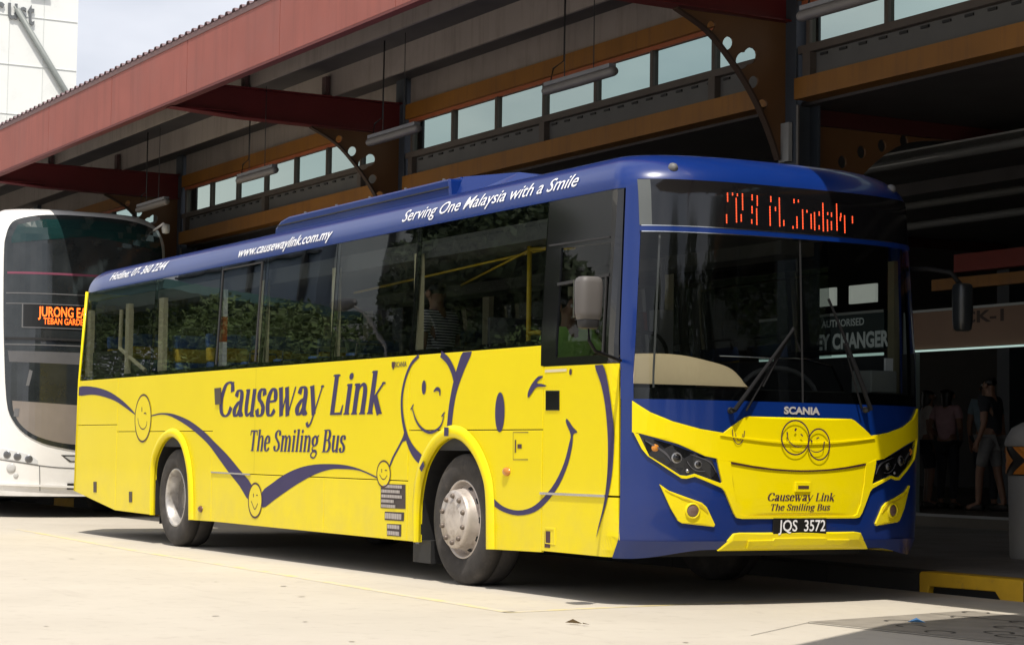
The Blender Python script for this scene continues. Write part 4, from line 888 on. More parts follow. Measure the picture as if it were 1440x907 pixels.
# ================================================================== GROUND
def concrete():
    m = bpy.data.materials.new('sunlit_concrete_road'); m.use_nodes = True; n = m.node_tree; p = n.nodes['Principled BSDF']; p.inputs['Roughness'].default_value = .85; p.inputs['Specular IOR Level'].default_value = .3
    L = n.links.new; tcn = n.nodes.new('ShaderNodeTexCoord')
    def noise(sc, det=6, vec=None, dist=0, rough=.6):
        a = n.nodes.new('ShaderNodeTexNoise'); a.inputs['Scale'].default_value = sc; a.inputs['Detail'].default_value = det; a.inputs['Distortion'].default_value = dist; a.inputs['Roughness'].default_value = rough
        L(vec or tcn.outputs['Object'], a.inputs[0]); return a.outputs[0]
    def rng(s, a, b, c, d):
        q = n.nodes.new('ShaderNodeMapRange'); q.inputs[1].default_value = a; q.inputs[2].default_value = b; q.inputs[3].default_value = c; q.inputs[4].default_value = d; L(s, q.inputs[0]); return q.outputs[0]
    def mixc(f, a, b):
        x = n.nodes.new('ShaderNodeMix'); x.data_type = 'RGBA'; L(f, x.inputs[0])
        if isinstance(a, tuple): x.inputs[6].default_value = (*a, 1)
        else: L(a, x.inputs[6])
        x.inputs[7].default_value = (*b, 1); return x.outputs[2]
    c = mixc(rng(noise(.55), .35, .68, 0, 1), (.50, .458, .39), (.445, .405, .343))
    c = mixc(rng(noise(7, 8), .55, .8, 0, .55), c, (.33, .29, .24))
    mpn = n.nodes.new('ShaderNodeMapping'); mpn.inputs['Scale'].default_value = (.16, 1.3, 1); mpn.inputs['Rotation'].default_value = (0, 0, R(8)); L(tcn.outputs['Object'], mpn.inputs[0])
    c = mixc(rng(noise(1.6, 5, mpn.outputs[0], .4), .60, .78, 0, .45), c, (.30, .26, .22))
    wv = n.nodes.new('ShaderNodeTexWave'); wv.wave_type = 'RINGS'; wv.inputs['Scale'].default_value = .11; wv.inputs['Distortion'].default_value = 3.0; wv.inputs['Detail'].default_value = 3; wv.inputs['Detail Scale'].default_value = .6
    mp2 = n.nodes.new('ShaderNodeMapping'); mp2.inputs['Location'].default_value = (2, 9, 0); L(tcn.outputs['Object'], mp2.inputs[0]); L(mp2.outputs[0], wv.inputs[0])
    c = mixc(rng(wv.outputs['Fac'], .95, .995, 0, .0), c, (.22, .19, .17))
    L(c, p.inputs['Base Color'])
    b = n.nodes.new('ShaderNodeBump'); b.inputs['Strength'].default_value = .25; b.inputs['Distance'].default_value = .006; L(noise(90, 3), b.inputs['Height']); L(b.outputs[0], p.inputs['Normal'])
    return m
CR = concrete()
def sheet(name, pts, z, m, kind='structure', parent=None): 
    return mesh(name, [(a, b, z) for a, b in pts], [tuple(range(len(pts)))], m, parent, kind=kind)
sheet('ground', [(-900,-900),(900,-900),(900,900),(-900,900)], -.03, mat('distant_ground', (.30,.28,.24), .9, scale=.05))
ROAD = sheet('road', [(-160,-60),(40,-60),(40,2.95),(-160,2.95)], 0, CR)
YLINE = mat('worn_yellow_line', (.60, .50, .22), .8, var=.15, scale=9, stain=(.515,.465,.38), stscale=3.5, stlo=.36, sthi=.56)
line = [(-10.4,-.33),(-5.1,-.64),(-1.5,-.73),(.69,-.82),(2.34,-.86)]
def ribbon2d(pts, w): s = stroke(pts, w, curve=False); return s
for pl, ww in ((line, .085), ([(2.34,-.90),(2.20,-.02),(2.0,1.6)], .075)):
    s = ribbon2d(pl, ww); v, f = drape([s], lambda a, b: (Vector((a, b, .0015)), Vector((0,0,1))), 0, 0, (.5, .5)); mesh('yellow_bay_line', v, f, YLINE, ROAD)
# slab joints
JM = mat('joint_dark', (.05,.045,.04), .9)
for pl, ww in (([(3.62,.42),(5.3,.62),(7.6,.9)], .018), ([(3.3,1.62),(6.5,2.0)], .010), ([(4.2,-.4),(3.6,.45)], .006)):
    v, f = drape([stroke(pl, ww, curve=False)], lambda a, b: (Vector((a, b, .003)), Vector((0,0,1))), 0, 0, None); mesh('slab_joint', v, f, JM, ROAD)
for cx, cy in ((3.72,1.02),(3.62,1.62),(4.02,.86),(4.3,1.35),(4.55,1.05),(4.4,.75),(4.85,1.5),(3.35,1.95),(4.75,.95),(4.05,1.7)):
    r_ = .085; v, f = drape([stroke(ellipse((cx,cy), r_, r_*.9, 20, 0, random.uniform(0,1.5), random.uniform(4.6,6.2)), .016, curve=False)], lambda a, b: (Vector((a, b, .004)), Vector((0,0,1))), 0, 0, None); mesh('cover_ring', v, f, JM, ROAD)
v = [(3.55,.48,.002),(5.6,.72,.002),(5.3,2.2,.002),(3.2,2.0,.002)]
mesh('cover_slab', v, [(0,1,2,3)], mat('grey_slab', (.24,.215,.18), .85, var=.2, scale=5), ROAD)
# tyre scuffs, oil drips and hairline cracks on the concrete
OIL = mat('oil_drip', (.38,.345,.29), .6, var=.3, scale=12)
rnd = random.Random(5)
for k in range(26):
    cx, cy, r_ = rnd.uniform(-9, 5), rnd.uniform(-4, -.3), rnd.uniform(.010, .03)
    pl = [(cx+r_*rnd.uniform(.6,1.2)*math.cos(2*math.pi*i/9), cy+r_*rnd.uniform(.6,1.2)*math.sin(2*math.pi*i/9)) for i in range(9)]
    mesh('oil_drip', [(a, c_, .003) for a, c_ in pl], [tuple(range(9))], OIL, ROAD)
# litter
b = MB(); b.add([(3.86,.97,.012),(3.94,.98,.03),(3.95,1.03,.012),(3.88,1.02,.035)], [(0,1,2,3)]); tag(b.build('paper_scrap', mat('blue_paper', (.15,.42,.80), .6)), 'small crumpled light blue scrap on the concrete', 'litter')
b = MB(); b.add([(3.20,-.98,.01),(3.27,-.97,.035),(3.31,-.93,.01),(3.25,-.93,.02),(3.35,-.95,.02),(3.38,-.92,.01)], [(0,1,2,3),(2,4,5)]); tag(b.build('dry_leaf', mat('dry_leaf_brown', (.16,.11,.05), .8)), 'dry curled brown leaf lying on the sunlit concrete', 'leaf')

# ================================================================== PLATFORM AND KERB
PF = empty('platform', (-20, 3, 0)); PF['kind'] = 'structure'
mesh('platform_floor', [(-80,3.12,.150),(30,3.12,.150),(30,9.6,.150),(-80,9.6,.150)], [(0,1,2,3)], PLATE_, PF)
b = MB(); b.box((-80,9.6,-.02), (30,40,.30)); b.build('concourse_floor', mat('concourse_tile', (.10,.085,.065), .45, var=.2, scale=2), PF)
box('step_lit_edge', (-40,9.585,.27), (20,9.60,.303), mat('lit_edge_pale', (.30,.30,.29), .6), PF)  # pale strip stands in for light catching the step edge
kp = lambda: [(2.95,-.02),(2.95,.13),(2.965,.148),(2.99,.152),(3.12,.152),(3.12,-.02)]
x = -34.0; k = 0
def kerbseg(x0, x1, m):
    b = MB(); b.prism(kp(), lambda a, c, t: (x0+(x1-x0)*t, a, c), 0, 1)
    return b.build('kerb_stone', m, PF)
xs_ = []
x = 1.62
while x > -34: kerbseg(x-1.08, x-.006, KYEL if k % 4 == 3 and k > 8 else KBLK); x -= 1.08; k += 1  # stones behind the bus coloured black to stand in for the shade
# yellow stone with a drain mouth under it
b = MB(); b.prism([(1.62,-.02),(1.71,-.02),(1.73,.045),(2.42,.052),(2.47,-.0),(2.47,-.02),(2.70,-.02),(2.70,.12),(2.68,.148),(1.64,.150),(1.62,.13)], lambda a, c, t: (a, 2.95+.17*t, c), 0, 1); o = b.build('kerb_stone', KYEL, PF); bevel(o, .012, 3)
box('drain_mouth', (1.72,3.0,-.02), (2.46,3.11,.06), BLACK, PF)
x = 2.706; k = 0
while x < 16: kerbseg(x, x+1.07, KBLK if k % 2 == 0 else KYEL); x += 1.08; k += 1

for gi, gt in enumerate(((.52,.63,.55),(.46,.58,.52),(.56,.64,.55))): glass('clerestory_glass_%s' % 'abc'[gi], gt, .9, rough=.12)
# ================================================================== BUS STATION CANOPY
CN = empty('bus_station_canopy', (-10, 4.1, 0)); tag(CN, 'long red steel canopy with ribbed roof edge over the bus platform', 'canopy')
x = -8.743+2.722*8; fx = []
while x > -62:
    q = box('fascia_panel', (x-2.722+.008,1.0,4.985), (x-.008,1.03,5.655), RED, CN); x -= 2.722
for a in range(-1, 7):
    x0 = 2.145+3.4-9.6*a
    box('fascia_backing', (x0-9.59,1.031,4.99), (x0,1.04,5.62), mat('joint_shadow_maroon', (.08,.02,.018), .7), CN)
box('fascia_angle', (-62,1.0,4.955), (13.0,1.10,4.983), mat('angle_dark_red', (.12,.025,.022), .6), CN)
# corrugated sheet seen at the edge
V = []; F = []; i = 0; x = -62.0; st = .06
prof = []
while x < 13:
    for dx, dz in ((0,0),(.05,0),(.075,.036),(.13,.036),(.155,0)): prof.append((x+dx, dz))
    x += .21
for (a, dz) in prof: V += [(a,.985,5.668+dz),(a,4.6,5.72+dz),(a,.985,5.662+dz),(a,4.6,5.714+dz)]
for i in range(len(prof)-1): F += [(4*i,4*i+4,4*i+5,4*i+1), (4*i+2,4*i+3,4*i+7,4*i+6), (4*i,4*i+2,4*i+6,4*i+4)]
mesh('roof_sheet', V, F, mat('roof_sheet_purple_grey', (.18,.12,.13), .5, var=.1), CN)
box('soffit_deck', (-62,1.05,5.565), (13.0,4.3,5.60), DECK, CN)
box('gutter_lip', (-62,.992,5.60), (13.0,.999,5.66), mat('lip_brown', (.14,.075,.07), .5), CN)
for y, z0, z1 in ((2.05,5.265,5.57), (3.10,5.255,5.57), (1.06,5.27,5.57)):
    x = 2.1+7.97+2.9
    while x > -60: 
        box('purlin', (x-7.96,y,z0), (x-.01,y+.035,z1), ZINC, CN); x -= 7.97
colx = [-1.50-7.97*i for i in range(-1, 7)]
RX = lambda x: x-.10
for cx in colx:
    # rafter
    if True:
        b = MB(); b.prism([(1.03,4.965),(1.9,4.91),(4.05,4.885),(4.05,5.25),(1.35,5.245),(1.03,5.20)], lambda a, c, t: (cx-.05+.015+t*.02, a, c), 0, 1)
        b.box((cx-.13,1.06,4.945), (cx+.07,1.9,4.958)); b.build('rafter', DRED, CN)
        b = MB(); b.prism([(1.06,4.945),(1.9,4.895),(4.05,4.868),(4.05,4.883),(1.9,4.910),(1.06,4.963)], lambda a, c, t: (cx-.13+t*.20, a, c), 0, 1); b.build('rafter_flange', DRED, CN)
        b = MB(); b.box((cx-.13,1.35,5.246), (cx+.07,4.05,5.262)); b.build('rafter_flange', DRED, CN)
        for y in (2.03, 3.08): box('purlin_cleat', (cx-.09,y-.05,5.262), (cx+.03,y,5.50), mat('cleat_dark', (.07,.035,.035), .6), CN)
        # haunch bracket with lightening holes
        out_ = catmull([(2.86,4.868),(3.20,4.70),(3.46,4.46),(3.66,4.22),(3.80,4.00),(3.90,3.80),(3.97,3.62)], 4)
        poly = out_+[(4.05,3.62),(4.05,4.868)]
        holes = [ellipse(c_, r_*.8, r_, 14, -.7) for c_, r_ in (((3.24,4.755),.050),((3.42,4.62),.066),((3.58,4.48),.085),((3.66,4.53),.085),((3.70,4.30),.062),((3.80,4.10),.062))]
        dobj('bracket', [poly], lambda a, c: (Vector((cx-.03, a, c)), Vector((1, 0, 0))), BRKT, CN, .012, .024, None, holes=holes)
        fl = stroke(out_, .02, curve=False); b = MB(); b.prism(fl, lambda a, c, t: (cx-.06+t*.075, a, c), 0, 1); b.build('bracket_flange', mat('bracket_edge_dark', (.04,.02,.010), .7), CN)
    # column: H section
    b = MB(); b.box((cx-.12,4.05,.15), (cx+.14,4.075,5.56)); b.box((cx-.12,4.30,.15), (cx+.14,4.325,5.56)); b.box((cx,4.075,.15), (cx+.015,4.30,5.56)); b.build('column', COLM, CN)
    b = MB(); b.tube([(cx+.155,4.06,.15),(cx+.155,4.06,4.1)], .016, 6); b.build('conduit', TUBE, CN)
    box('column_base', (cx-.2,3.98,.15), (cx+.22,4.40,.50), CONC, CN)
    box('white_notice', (cx-.04,4.0,3.60), (cx+.10,4.04,3.95), mat('notice_grey', (.30,.30,.29), .7), CN)
    # bay beams
    a, c = cx+.15, cx+7.97-.13
    if cx > 3: c = cx+6.4
    box('bay_beam', (a,4.02,4.145), (c,4.20,4.335), OCHRE, CN); box('bay_beam', (a,4.05,5.045), (c,4.18,5.225), OCHRE, CN)
    box('bay_rail', (a,4.10,5.0), (c,4.16,5.043), mat('window_head_orange', (.35,.10,.04), .5), CN)
    box('wall_panel', (a,4.12,5.228), (c,4.15,5.56), ZINC, CN)
    box('wall_panel', (a,4.13,4.337), (c,4.16,4.555), mat('louvre_grey', (.10,.10,.098), .7), CN)
    box('window_sill', (a,4.06,4.557), (c,4.17,4.627), SILL, CN)
    xx = a+.25
    b = MB()
    while xx < c-.2: b.box((xx,4.115,4.515), (xx+.10,4.128,4.537)); xx += .27
    b.build('louvre_slots', BLACK, CN, kind='stuff')
    nn_ = 7; step_ = (c-a-.12)/nn_
    for i in range(nn_+1):
        xm = a+.12+i*step_
        box('mullion', (xm-.025,4.08,4.628), (xm+.025,4.15,4.999), SILL, CN)
        if i in (0, 3, 6): box('panel_strut', (xm-.05,4.06,4.338), (xm+.06,4.128,4.556), SILL, CN)
    for i in range(nn_):
        xm = a+.12+i*step_
        mesh('window_pane', [(xm+.027,4.11,4.629),(xm+step_-.027,4.11,4.629),(xm+step_-.027,4.11,4.998),(xm+.027,4.11,4.998)], [(0,1,2,3)], MATS['clerestory_glass_'+random.choice('abc')], CN)
# roof behind the clerestory and far side of the hall
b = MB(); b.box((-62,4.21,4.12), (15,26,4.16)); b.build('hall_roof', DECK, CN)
for cx in colx:
    b = MB(); b.box((cx-.04,4.35,3.97), (cx+.0,14,4.115)); b.build('hall_rafter', mat('hall_shaded_red', (.05,.006,.006), .6), CN)  # rafter red darkened here to stand in for the shade of the hall
    dobj('bracket', [catmull([(5.95,3.965),(5.45,3.90),(5.10,3.70),(4.80,3.42),(4.55,3.05),(4.40,2.70)], 3)+[(4.34,2.70),(4.34,3.965)]], lambda a, c: (Vector((cx-.03, a, c)), Vector((1, 0, 0))), BRKT, CN, .012, .024, None,
         holes=[ellipse(c_, .05, .06, 14) for c_ in ((4.70,3.66),(4.92,3.77),(5.16,3.85),(5.42,3.915))])
    b = MB(); b.box((cx-.12,13.9,.3), (cx+.14,14.2,4.04)); b.build('column', COLM, CN)
box('hall_gutter', (-55,8.0,3.90), (6,8.05,4.04), DECK, CN)
b = MB(); b.box((-3.0,6.0,3.94), (13.9,6.6,3.96)); b.build('translucent_panel', mat('pale_ceiling_panel', (.24,.24,.235), .7), CN)
for y, z in ((6.02,3.84),(8.0,3.78),(8.0,3.55)):
    b = MB(); b.tube([(-20,y,z-.0),(8,y,z)], .045, 8); b.build('hall_pipe', mat('pipe_grey', (.10,.10,.095), .6), CN, True)
box('red_beam', (-6.3,10.2,3.28), (6,10.4,3.50), mat('dim_red_beam', (.22,.02,.014), .5), CN); box('orange_beam', (-6.6,10.1,3.06), (6,10.2,3.20), OCHRE, CN)
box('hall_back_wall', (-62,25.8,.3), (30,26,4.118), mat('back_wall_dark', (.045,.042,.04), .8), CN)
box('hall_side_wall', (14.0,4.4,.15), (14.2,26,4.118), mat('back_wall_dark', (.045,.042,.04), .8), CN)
# hanging batten lamps
def batten(x, label):
    t = empty('batten_lamp', (x, 2.2, 4.2)); tag(t, label, 'lamp', 'fluorescent battens hung under the canopy')
    b = MB(); b.lathe([(.002,-.60),(.036,-.60),(.043,-.57),(.046,0),(.043,.57),(.036,.60),(.002,.60)], (x,2.2,4.235), 'x', 14); b.build('tube_cover', TUBE, t, True)
    b = MB(); b.box((x-.56,2.165,4.27), (x+.56,2.235,4.305)); b.build('housing', GREY, t)
    for dx in (-.25, .25):
        b = MB(); b.tube([(x+dx,2.2,4.30),(x+dx,2.2,5.27)], .005, 5); b.build('hanger', BLACK, t)
    b = MB(); b.tube([(x-.50,2.2,4.30),(x-.45,2.2,4.42),(x-.26,2.2,4.46),(x-.25,2.2,5.27)], .009, 6); b.build('power_cable', BLACK, t, True)
batten(-5.80, 'grey fluorescent batten lamp hanging against the near side of the middle canopy column')
batten(-2.05, 'grey batten lamp hanging between the middle and right canopy columns')
batten(-9.55, 'grey fluorescent batten lamp hanging under the canopy left of the middle bracket')
batten(1.75, 'grey batten lamp cut by the top edge beside the right canopy column')
batten(-13.3, 'grey fluorescent batten lamp hanging just above the white double-deck bus')

# ================================================================== BOOTHS, SIGNS AND PEOPLE ON THE PLATFORM
GRN = mat('sign_dark_green', (.008,.03,.032), .4); 
mc = empty('money_changer_sign', (-8.6, 10, 2.3)); tag(mc, 'dark green AUTHORISED MONEY CHANGER signboard seen through the bus windscreen', 'sign')
box('board', (-10.1,10.0,2.37), (-7.40,10.06,2.86), GRN, mc); 
box('frame', (-10.1,9.985,2.835), (-7.40,9.998,2.87), mat('sign_trim', (.35,.38,.37), .4), mc)
box('lit_edge', (-10.1,9.985,2.28), (-7.40,9.998,2.315), mat('lit_strip', (.5,.6,.55), .4, emit=(.7,1,.9), estr=.4), mc)
fw_ = lambda a, b: (Vector((a, 9.999, b)), Vector((0,-1,0)))
SG = mat('sign_print_grey', (.42,.46,.45), .5, emit=(.6,.7,.68), estr=.06)
text_on('AUTHORISED', -8.70, -7.80, 2.69, .095, fw_, SG, mc, .004, .02); text_on('MONEY CHANGER', -9.37, -7.30, 2.40, .20, fw_, SG, mc, .004, .04)
for x0, x1 in ((-9.05,-8.45), (-8.15,-7.60)): box('lit_window', (x0,10.02,2.98), (x1,10.06,3.22), mat('lit_blind', (.45,.45,.40), .7, emit=(.9,.95,.85), estr=.28), mc)
ck = empty('booth_sign', (-5.5, 10, 2.3)); tag(ck, 'brown booth signboard reading CK-1 with a bright strip under it right of the bus', 'sign')
box('board', (-6.93,10.0,2.33), (-2.5,10.06,2.80), mat('sign_brown', (.20,.115,.07), .5, var=.15, scale=1), ck); box('frame', (-6.95,9.985,2.79), (-2.5,9.998,2.82), mat('sign_trim', (.35,.38,.37), .4), ck)
box('lit_edge', (-6.95,9.97,2.295), (-2.5,9.998,2.318), mat('lit_strip_bright', (.6,.7,.65), .4, emit=(.72,1,.9), estr=.42), ck)
DP = mat('sign_print_dark', (.04,.02,.015), .6)
text_on('CK-1', -5.93, -5.18, 2.62, .14, fw_, DP, ck, .004, .03)
bo = empty('booth_doorway', (-6.9, 10, .3)); tag(bo, 'pale metal booth door frame standing right behind the front of the bus', 'frame')
b = MB(); b.box((-6.96,9.95,.30), (-6.88,10.03,2.80)); b.box((-6.80,9.97,.30), (-6.74,10.03,2.28)); b.build('post', mat('frame_metal', (.20,.24,.23), .4), bo)
b = MB(); b.box((-6.88,9.98,1.95), (-6.80,10.01,2.10)); b.build('crossbar', mat('frame_metal', (.20,.24,.23), .4), bo)
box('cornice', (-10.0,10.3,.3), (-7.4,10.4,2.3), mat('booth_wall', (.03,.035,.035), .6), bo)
GP = 'people waiting in the dark hall right of the bus'
cl = lambda n_, c_: mat(n_, c_, .9, var=.15, scale=10)
PINK = cl('dusty_pink_cloth', (.40,.24,.25)); WHTC = cl('off_white_cloth', (.46,.42,.39)); DK = cl('black_cloth', (.02,.02,.024)); TEAL = cl('grey_green_cloth', (.16,.21,.23)); GRYC = cl('grey_cloth', (.16,.155,.15))
person('long-haired person in a dusty pink top standing right of the bus', (-7.92,11.5,.3), R(110), PINK, DK, 1.62, group=GP, armL=((-.08,.25,1.13),(.10,.16,1.02)), armR=((-.08,-.25,1.13),(.10,-.16,1.02)), hairlen=.05)
person('person in an off-white shirt and short dark skirt standing nearest the booth post', (-8.31,11.5,.3), R(60), WHTC, DK, 1.62, short=True, group=GP, hairlen=.06)
person('person in a grey-green shirt standing in the middle of the dark hall', (-7.38,11.7,.3), R(120), TEAL, DK, 1.72, group=GP)
person('person in black stepping sideways near the bin with one bare forearm showing', (-6.85,11.3,.3), R(200), DK, GRYC, 1.74, short=True, stride=.14, group=GP)
person('tall person in dark clothes at the far right behind the bin', (-6.35,11.9,.3), R(170), DK, DK, 1.80, group=GP)
# bin
BN = empty('litter_bin', (.42, 5.25, .15)); tag(BN, 'grey round-topped litter bin with an orange and black chevron band at the right edge', 'bin')
bx, by, br = .52, 5.22, .295
b = MB(); b.lathe([(br*.93,0),(br*.96,.02),(br,.66),(br*1.0,.70)], (bx,by,.15), 'z', 36); b.build('drum', CONC, BN, True)
b = MB(); b.lathe([(br*1.03,.69),(br*1.03,.93),(br*1.01,.95)], (bx,by,.15), 'z', 48); b.build('band', mat('chevron_black', (.02,.018,.016), .5), BN, True)
b = MB(); b.lathe([(br*1.08,.93),(br*1.10,.95),(br*1.05,1.00),(br*.90,1.08),(br*.6,1.13),(.003,1.15)], (bx,by,.15), 'z', 36); b.build('lid', CONC, BN, True)
ORG = mat('chevron_orange', (.60,.20,.02), .5)
for k in range(7):
    w_ = 2*math.pi/7; a0 = w_*(k+.10); n_ = 6
    for half in (0, 1):
        V = []; F = []
        for i in range(n_+1):
            t = i/n_; z = (.70+.1125*t) if half == 0 else (.925-.1125*t)
            for e in (0, 1):
                a = a0+w_*(.52*t+.50*e); V.append((bx+br*1.062*math.cos(a), by+br*1.062*math.sin(a), .15+z))
            # a middle point keeps the strip on the round band
            a = a0+w_*(.52*t+.25); V.append((bx+br*1.066*math.cos(a), by+br*1.066*math.sin(a), .15+z))
        for i in range(n_): F += [(3*i,3*i+2,3*i+5,3*i+3), (3*i+2,3*i+1,3*i+4,3*i+5)]
        mesh('chevron', V, F, ORG, BN)

# ================================================================== WHITE DOUBLE-DECK BUS
WB = empty('double_deck_bus', (-18, 1.64, 0)); tag(WB, 'white double-deck bus with a big dark windscreen and orange route display behind the yellow bus', 'bus')
def Wx(y, z):
    t = min(1, abs(y-1.64)/1.23); e = .45*(1-(1-t**3.2)**.7)
    if z < 1.0: e += .06*(1-z)**2
    if z > 1.0: e += .10*((z-1.0)/3)**2
    if z > 3.75: e += .45*ell((z-3.75)/.50)
    return -14.12-e
def fw2(y, z):
    d = .006; y = min(max(y, .41), 2.85); a = (Wx(y+d, z)-Wx(y-d, z))/(2*d); b = (Wx(y, z+d)-Wx(y, z-d))/(2*d)
    return Vector((Wx(y, z), y, z)), Vector((1, -a, -b)).normalized()
Zs = [.29,.36,.5,.8,1.1,1.6,2.1,2.6,3.1,3.5,3.75,3.85,3.95,4.05,4.12,4.18,4.22,4.24]
P = []; F = []
def wh(z): return 1.23-(.30*ell((z-3.75)/.50) if z > 3.75 else 0)-(.03 if z < .33 else 0)
for z in Zs:
    h = wh(z); L = [(-25.2, 1.64-h, z), (-18, 1.64-h, z)]
    for i in range(33):
        s = math.sin(math.pi/2*(-1+2*i/32)); 
        x_ = Wx(1.64+s*1.2299, z); L.append((x_, 1.64+s*h, z))
    L += [(-18, 1.64+h, z), (-25.2, 1.64+h, z)]; P += L
n = len(L)
for i in range(len(Zs)-1):
    for j in range(n): F.append((i*n+j, i*n+(j+1) % n, (i+1)*n+(j+1) % n, (i+1)*n+j))
F.append(tuple(range((len(Zs)-1)*n, len(Zs)*n)))
mesh('body', P, F, WPAINT, WB, True)
def wf(name, poly, m, off, thick=.02, parent=None, both=False, step=(.07, .09), bev=0): return dobj(name, [dense(poly, .05)], fw2, m, parent or WB, off, thick, step, bev=bev)
mw = lambda L: [(3.28-a, b) for a, b in L][::-1]
gl = [(.52,3.63),(.535,3.80),(.58,3.95),(.68,4.05),(.97,4.12),(1.30,4.145),(1.64,4.15)]; gb = [(1.64,.895),(1.45,.92),(1.24,.955),(1.02,1.01),(.80,1.13),(.65,1.32),(.575,1.60),(.535,2.37),(.52,3.0)]
gpoly = gl+mw(gl)[1:]+[(3.28-a, b) for a, b in gb[::-1]]+gb[1:]; gpoly = catmull(gpoly, 3, True)
WG = mat('double_deck_glass', (.022,.026,.028), .06, var=.3, coat=.6, bump=.12, bscale=1.3)
wf('windscreen', gpoly, WG, .012)
wf('upper_screen_tint', [(.60,3.80),(.68,3.97),(1.0,4.06),(1.64,4.10),(2.34,4.06),(2.66,3.97),(2.72,3.80),(2.72,3.72),(1.64,3.86),(.60,3.72)], mat('teal_tint', (.008,.030,.030), .08, coat=.5), .015, .004)
for z, t in ((3.05,.012),(3.02,.010)): wf('display_rail', [(.55,z-.16),(2.70,z-.16),(2.70,z-.16+t),(.55,z-.16+t)], GREY, .016, .004) if z == 3.05 else wf('display_rail', [(.55,3.03),(2.70,3.03),(2.70,3.045),(.55,3.045)], GREY, .016, .004)
wf('screen_divider', [(.55,2.33),(2.70,2.33),(2.70,2.345),(.55,2.345)], GREY, .016, .004)
wf('screen_wiper', [(.55,2.405),(2.7,2.40),(2.7,2.43),(.55,2.435)], BLACK, .030, .02)
dp = wf('destination_display', [(.76,2.585),(2.58,2.585),(2.58,2.885),(.76,2.885)], mat('display_black', (.01,.01,.01), .3), .018, .006)
wf('display_frame', [(.735,2.565),(2.60,2.565),(2.60,2.578),(.735,2.578)], GREY, .022, .006); wf('display_frame', [(.735,2.565),(.75,2.565),(.75,2.90),(.735,2.90)], GREY, .022, .006); wf('display_frame', [(.735,2.888),(2.60,2.888),(2.60,2.90),(.735,2.90)], GREY, .022, .006)
for pl in ([(.80,1.78),(.84,1.78),(.88,1.98),(.84,2.0)],): wf('cab_fitting', pl, GREY, .0145, .003)
wf('upper_deck_rail', [(.56,3.30),(2.70,3.30),(2.70,3.33),(.56,3.33)], mat('rail_magenta_grey', (.20,.05,.09), .5), .0145, .003)
text_on('JURONG EAST', .935, 1.71, 2.725, .135, fw2, LEDO, dp, .021, .02); text_on('TEBAN GARDENS', 1.005, 1.64, 2.622, .085, fw2, LEDO, dp, .021, .012)
wf('sun_blind', [(.58,2.25),(.60,2.10),(2.74,2.06),(2.76,2.24)], mat('blind_dark_grey', (.10,.10,.105), .4), .014, .003)
dl = catmull([(.645,1.575),(.66,1.44),(.73,1.28),(.85,1.16),(1.02,1.075),(1.3,1.01),(1.64,.985)], 4); wf('dashboard_panel', dl+mw(dl)[1:]+[(1.64,1.52)], mat('dash_taupe', (.22,.19,.165), .25, coat=.3), .014, .003, step=(.08,.08))
wf('mirror_reflex', [(.665,1.36),(.72,1.36),(.73,1.47),(.67,1.47)], GREY, .018, .004)
hlw = [(.42,.90),(.55,.93),(.75,.885),(.88,.845),(.97,.775),(.98,.72),(.80,.745),(.60,.785),(.42,.82)]
for poly in (hlw, mw(hlw)): wf('headlight', poly, mat('headlight_clear', (.62,.63,.64), .12, coat=.6), .006, .01, bev=.003)
for i, (y, z) in enumerate(((.47,.865),(.60,.845),(.72,.820),(.86,.790))):
    for yy in (y, 3.28-y):
        p, nn = fw2(yy, z); disc('headlamp_ring', p+nn*.006, nn, [(.054,0),(.052,.004),(.042,.005)], LRING, WB); disc('headlamp_lens', p+nn*.006, nn, [(.042,.005),(.036,.007),(.012,.009)], mat('lamp_inner_dark', (.08,.08,.085), .2, coat=.5), WB)
for y in (.65, 2.69):
    p, nn = fw2(y, .665); disc('fog_lamp', p+nn*.003, nn, [(.065,0),(.06,.006),(.02,.008)], mat('lens_grey', (.50,.50,.49), .2, coat=.5), WB)
    p, nn = fw2(y+.06, .565); disc('fog_lamp', p+nn*.003, nn, [(.035,0),(.03,.005),(.01,.006)], mat('lens_grey', (.50,.50,.49), .2, coat=.5), WB)
gap = mat('panel_gap_grey', (.12,.12,.12), .7)
wf('panel_gap', stroke([(.41,.80),(.60,.765),(.80,.735),(1.0,.705),(1.26,.68),(1.64,.67),(2.08,.68),(2.34,.705),(2.55,.735),(2.92,.80)], .012, 4), gap, .003, .002)
wf('panel_gap', stroke([(1.0,.70),(1.02,.36)], .010), gap, .003, .002); wf('panel_gap', stroke([(2.34,.70),(2.32,.36)], .010), gap, .003, .002)
wf('grille', [(1.28,.852),(2.06,.852),(1.93,.755),(1.40,.755)], mat('grille_dark', (.05,.05,.05), .6), .004, .004); wf('grille_trim', [(1.33,.83),(2.01,.83),(1.92,.772),(1.42,.772)], mat('lens_grey', (.42,.42,.41), .2), .008, .004)
wf('bumper_lip', [(.42,.44),(1.64,.40),(2.92,.44),(2.92,.47),(1.64,.43),(.42,.47)], WPAINT, .03, .03, bev=.006)
wf('number_plate', [(1.38,.385),(1.96,.385),(1.96,.468),(1.38,.468)], mat('plate_black', (.008,.008,.008), .4), .02, .014)
b = MB(); b.tube([(-14.5,2.60,4.00),(-14.3,2.72,4.12),(-14.2,2.74,4.06)], .018, 6); b.build('mirror_arm', WPAINT, WB, True)
b = MB(); b.lathe([(.003,-.07),(.05,-.06),(.06,0),(.05,.06),(.003,.07)], (-14.15,2.70,4.03), 'z', 12); b.build('mirror', mat('mirror_grey_white', (.5,.5,.48), .4), WB, True)
for x in (-16.9, -22.5):
    for y in (.42, 2.62): b = MB(); b.lathe([(.25,0),(.46,0),(.49,.04),(.49,.26),(.46,.30),(.25,.30)], (x,y,.49), 'y', 28); b.build('wheel', TYRE, WB, True)
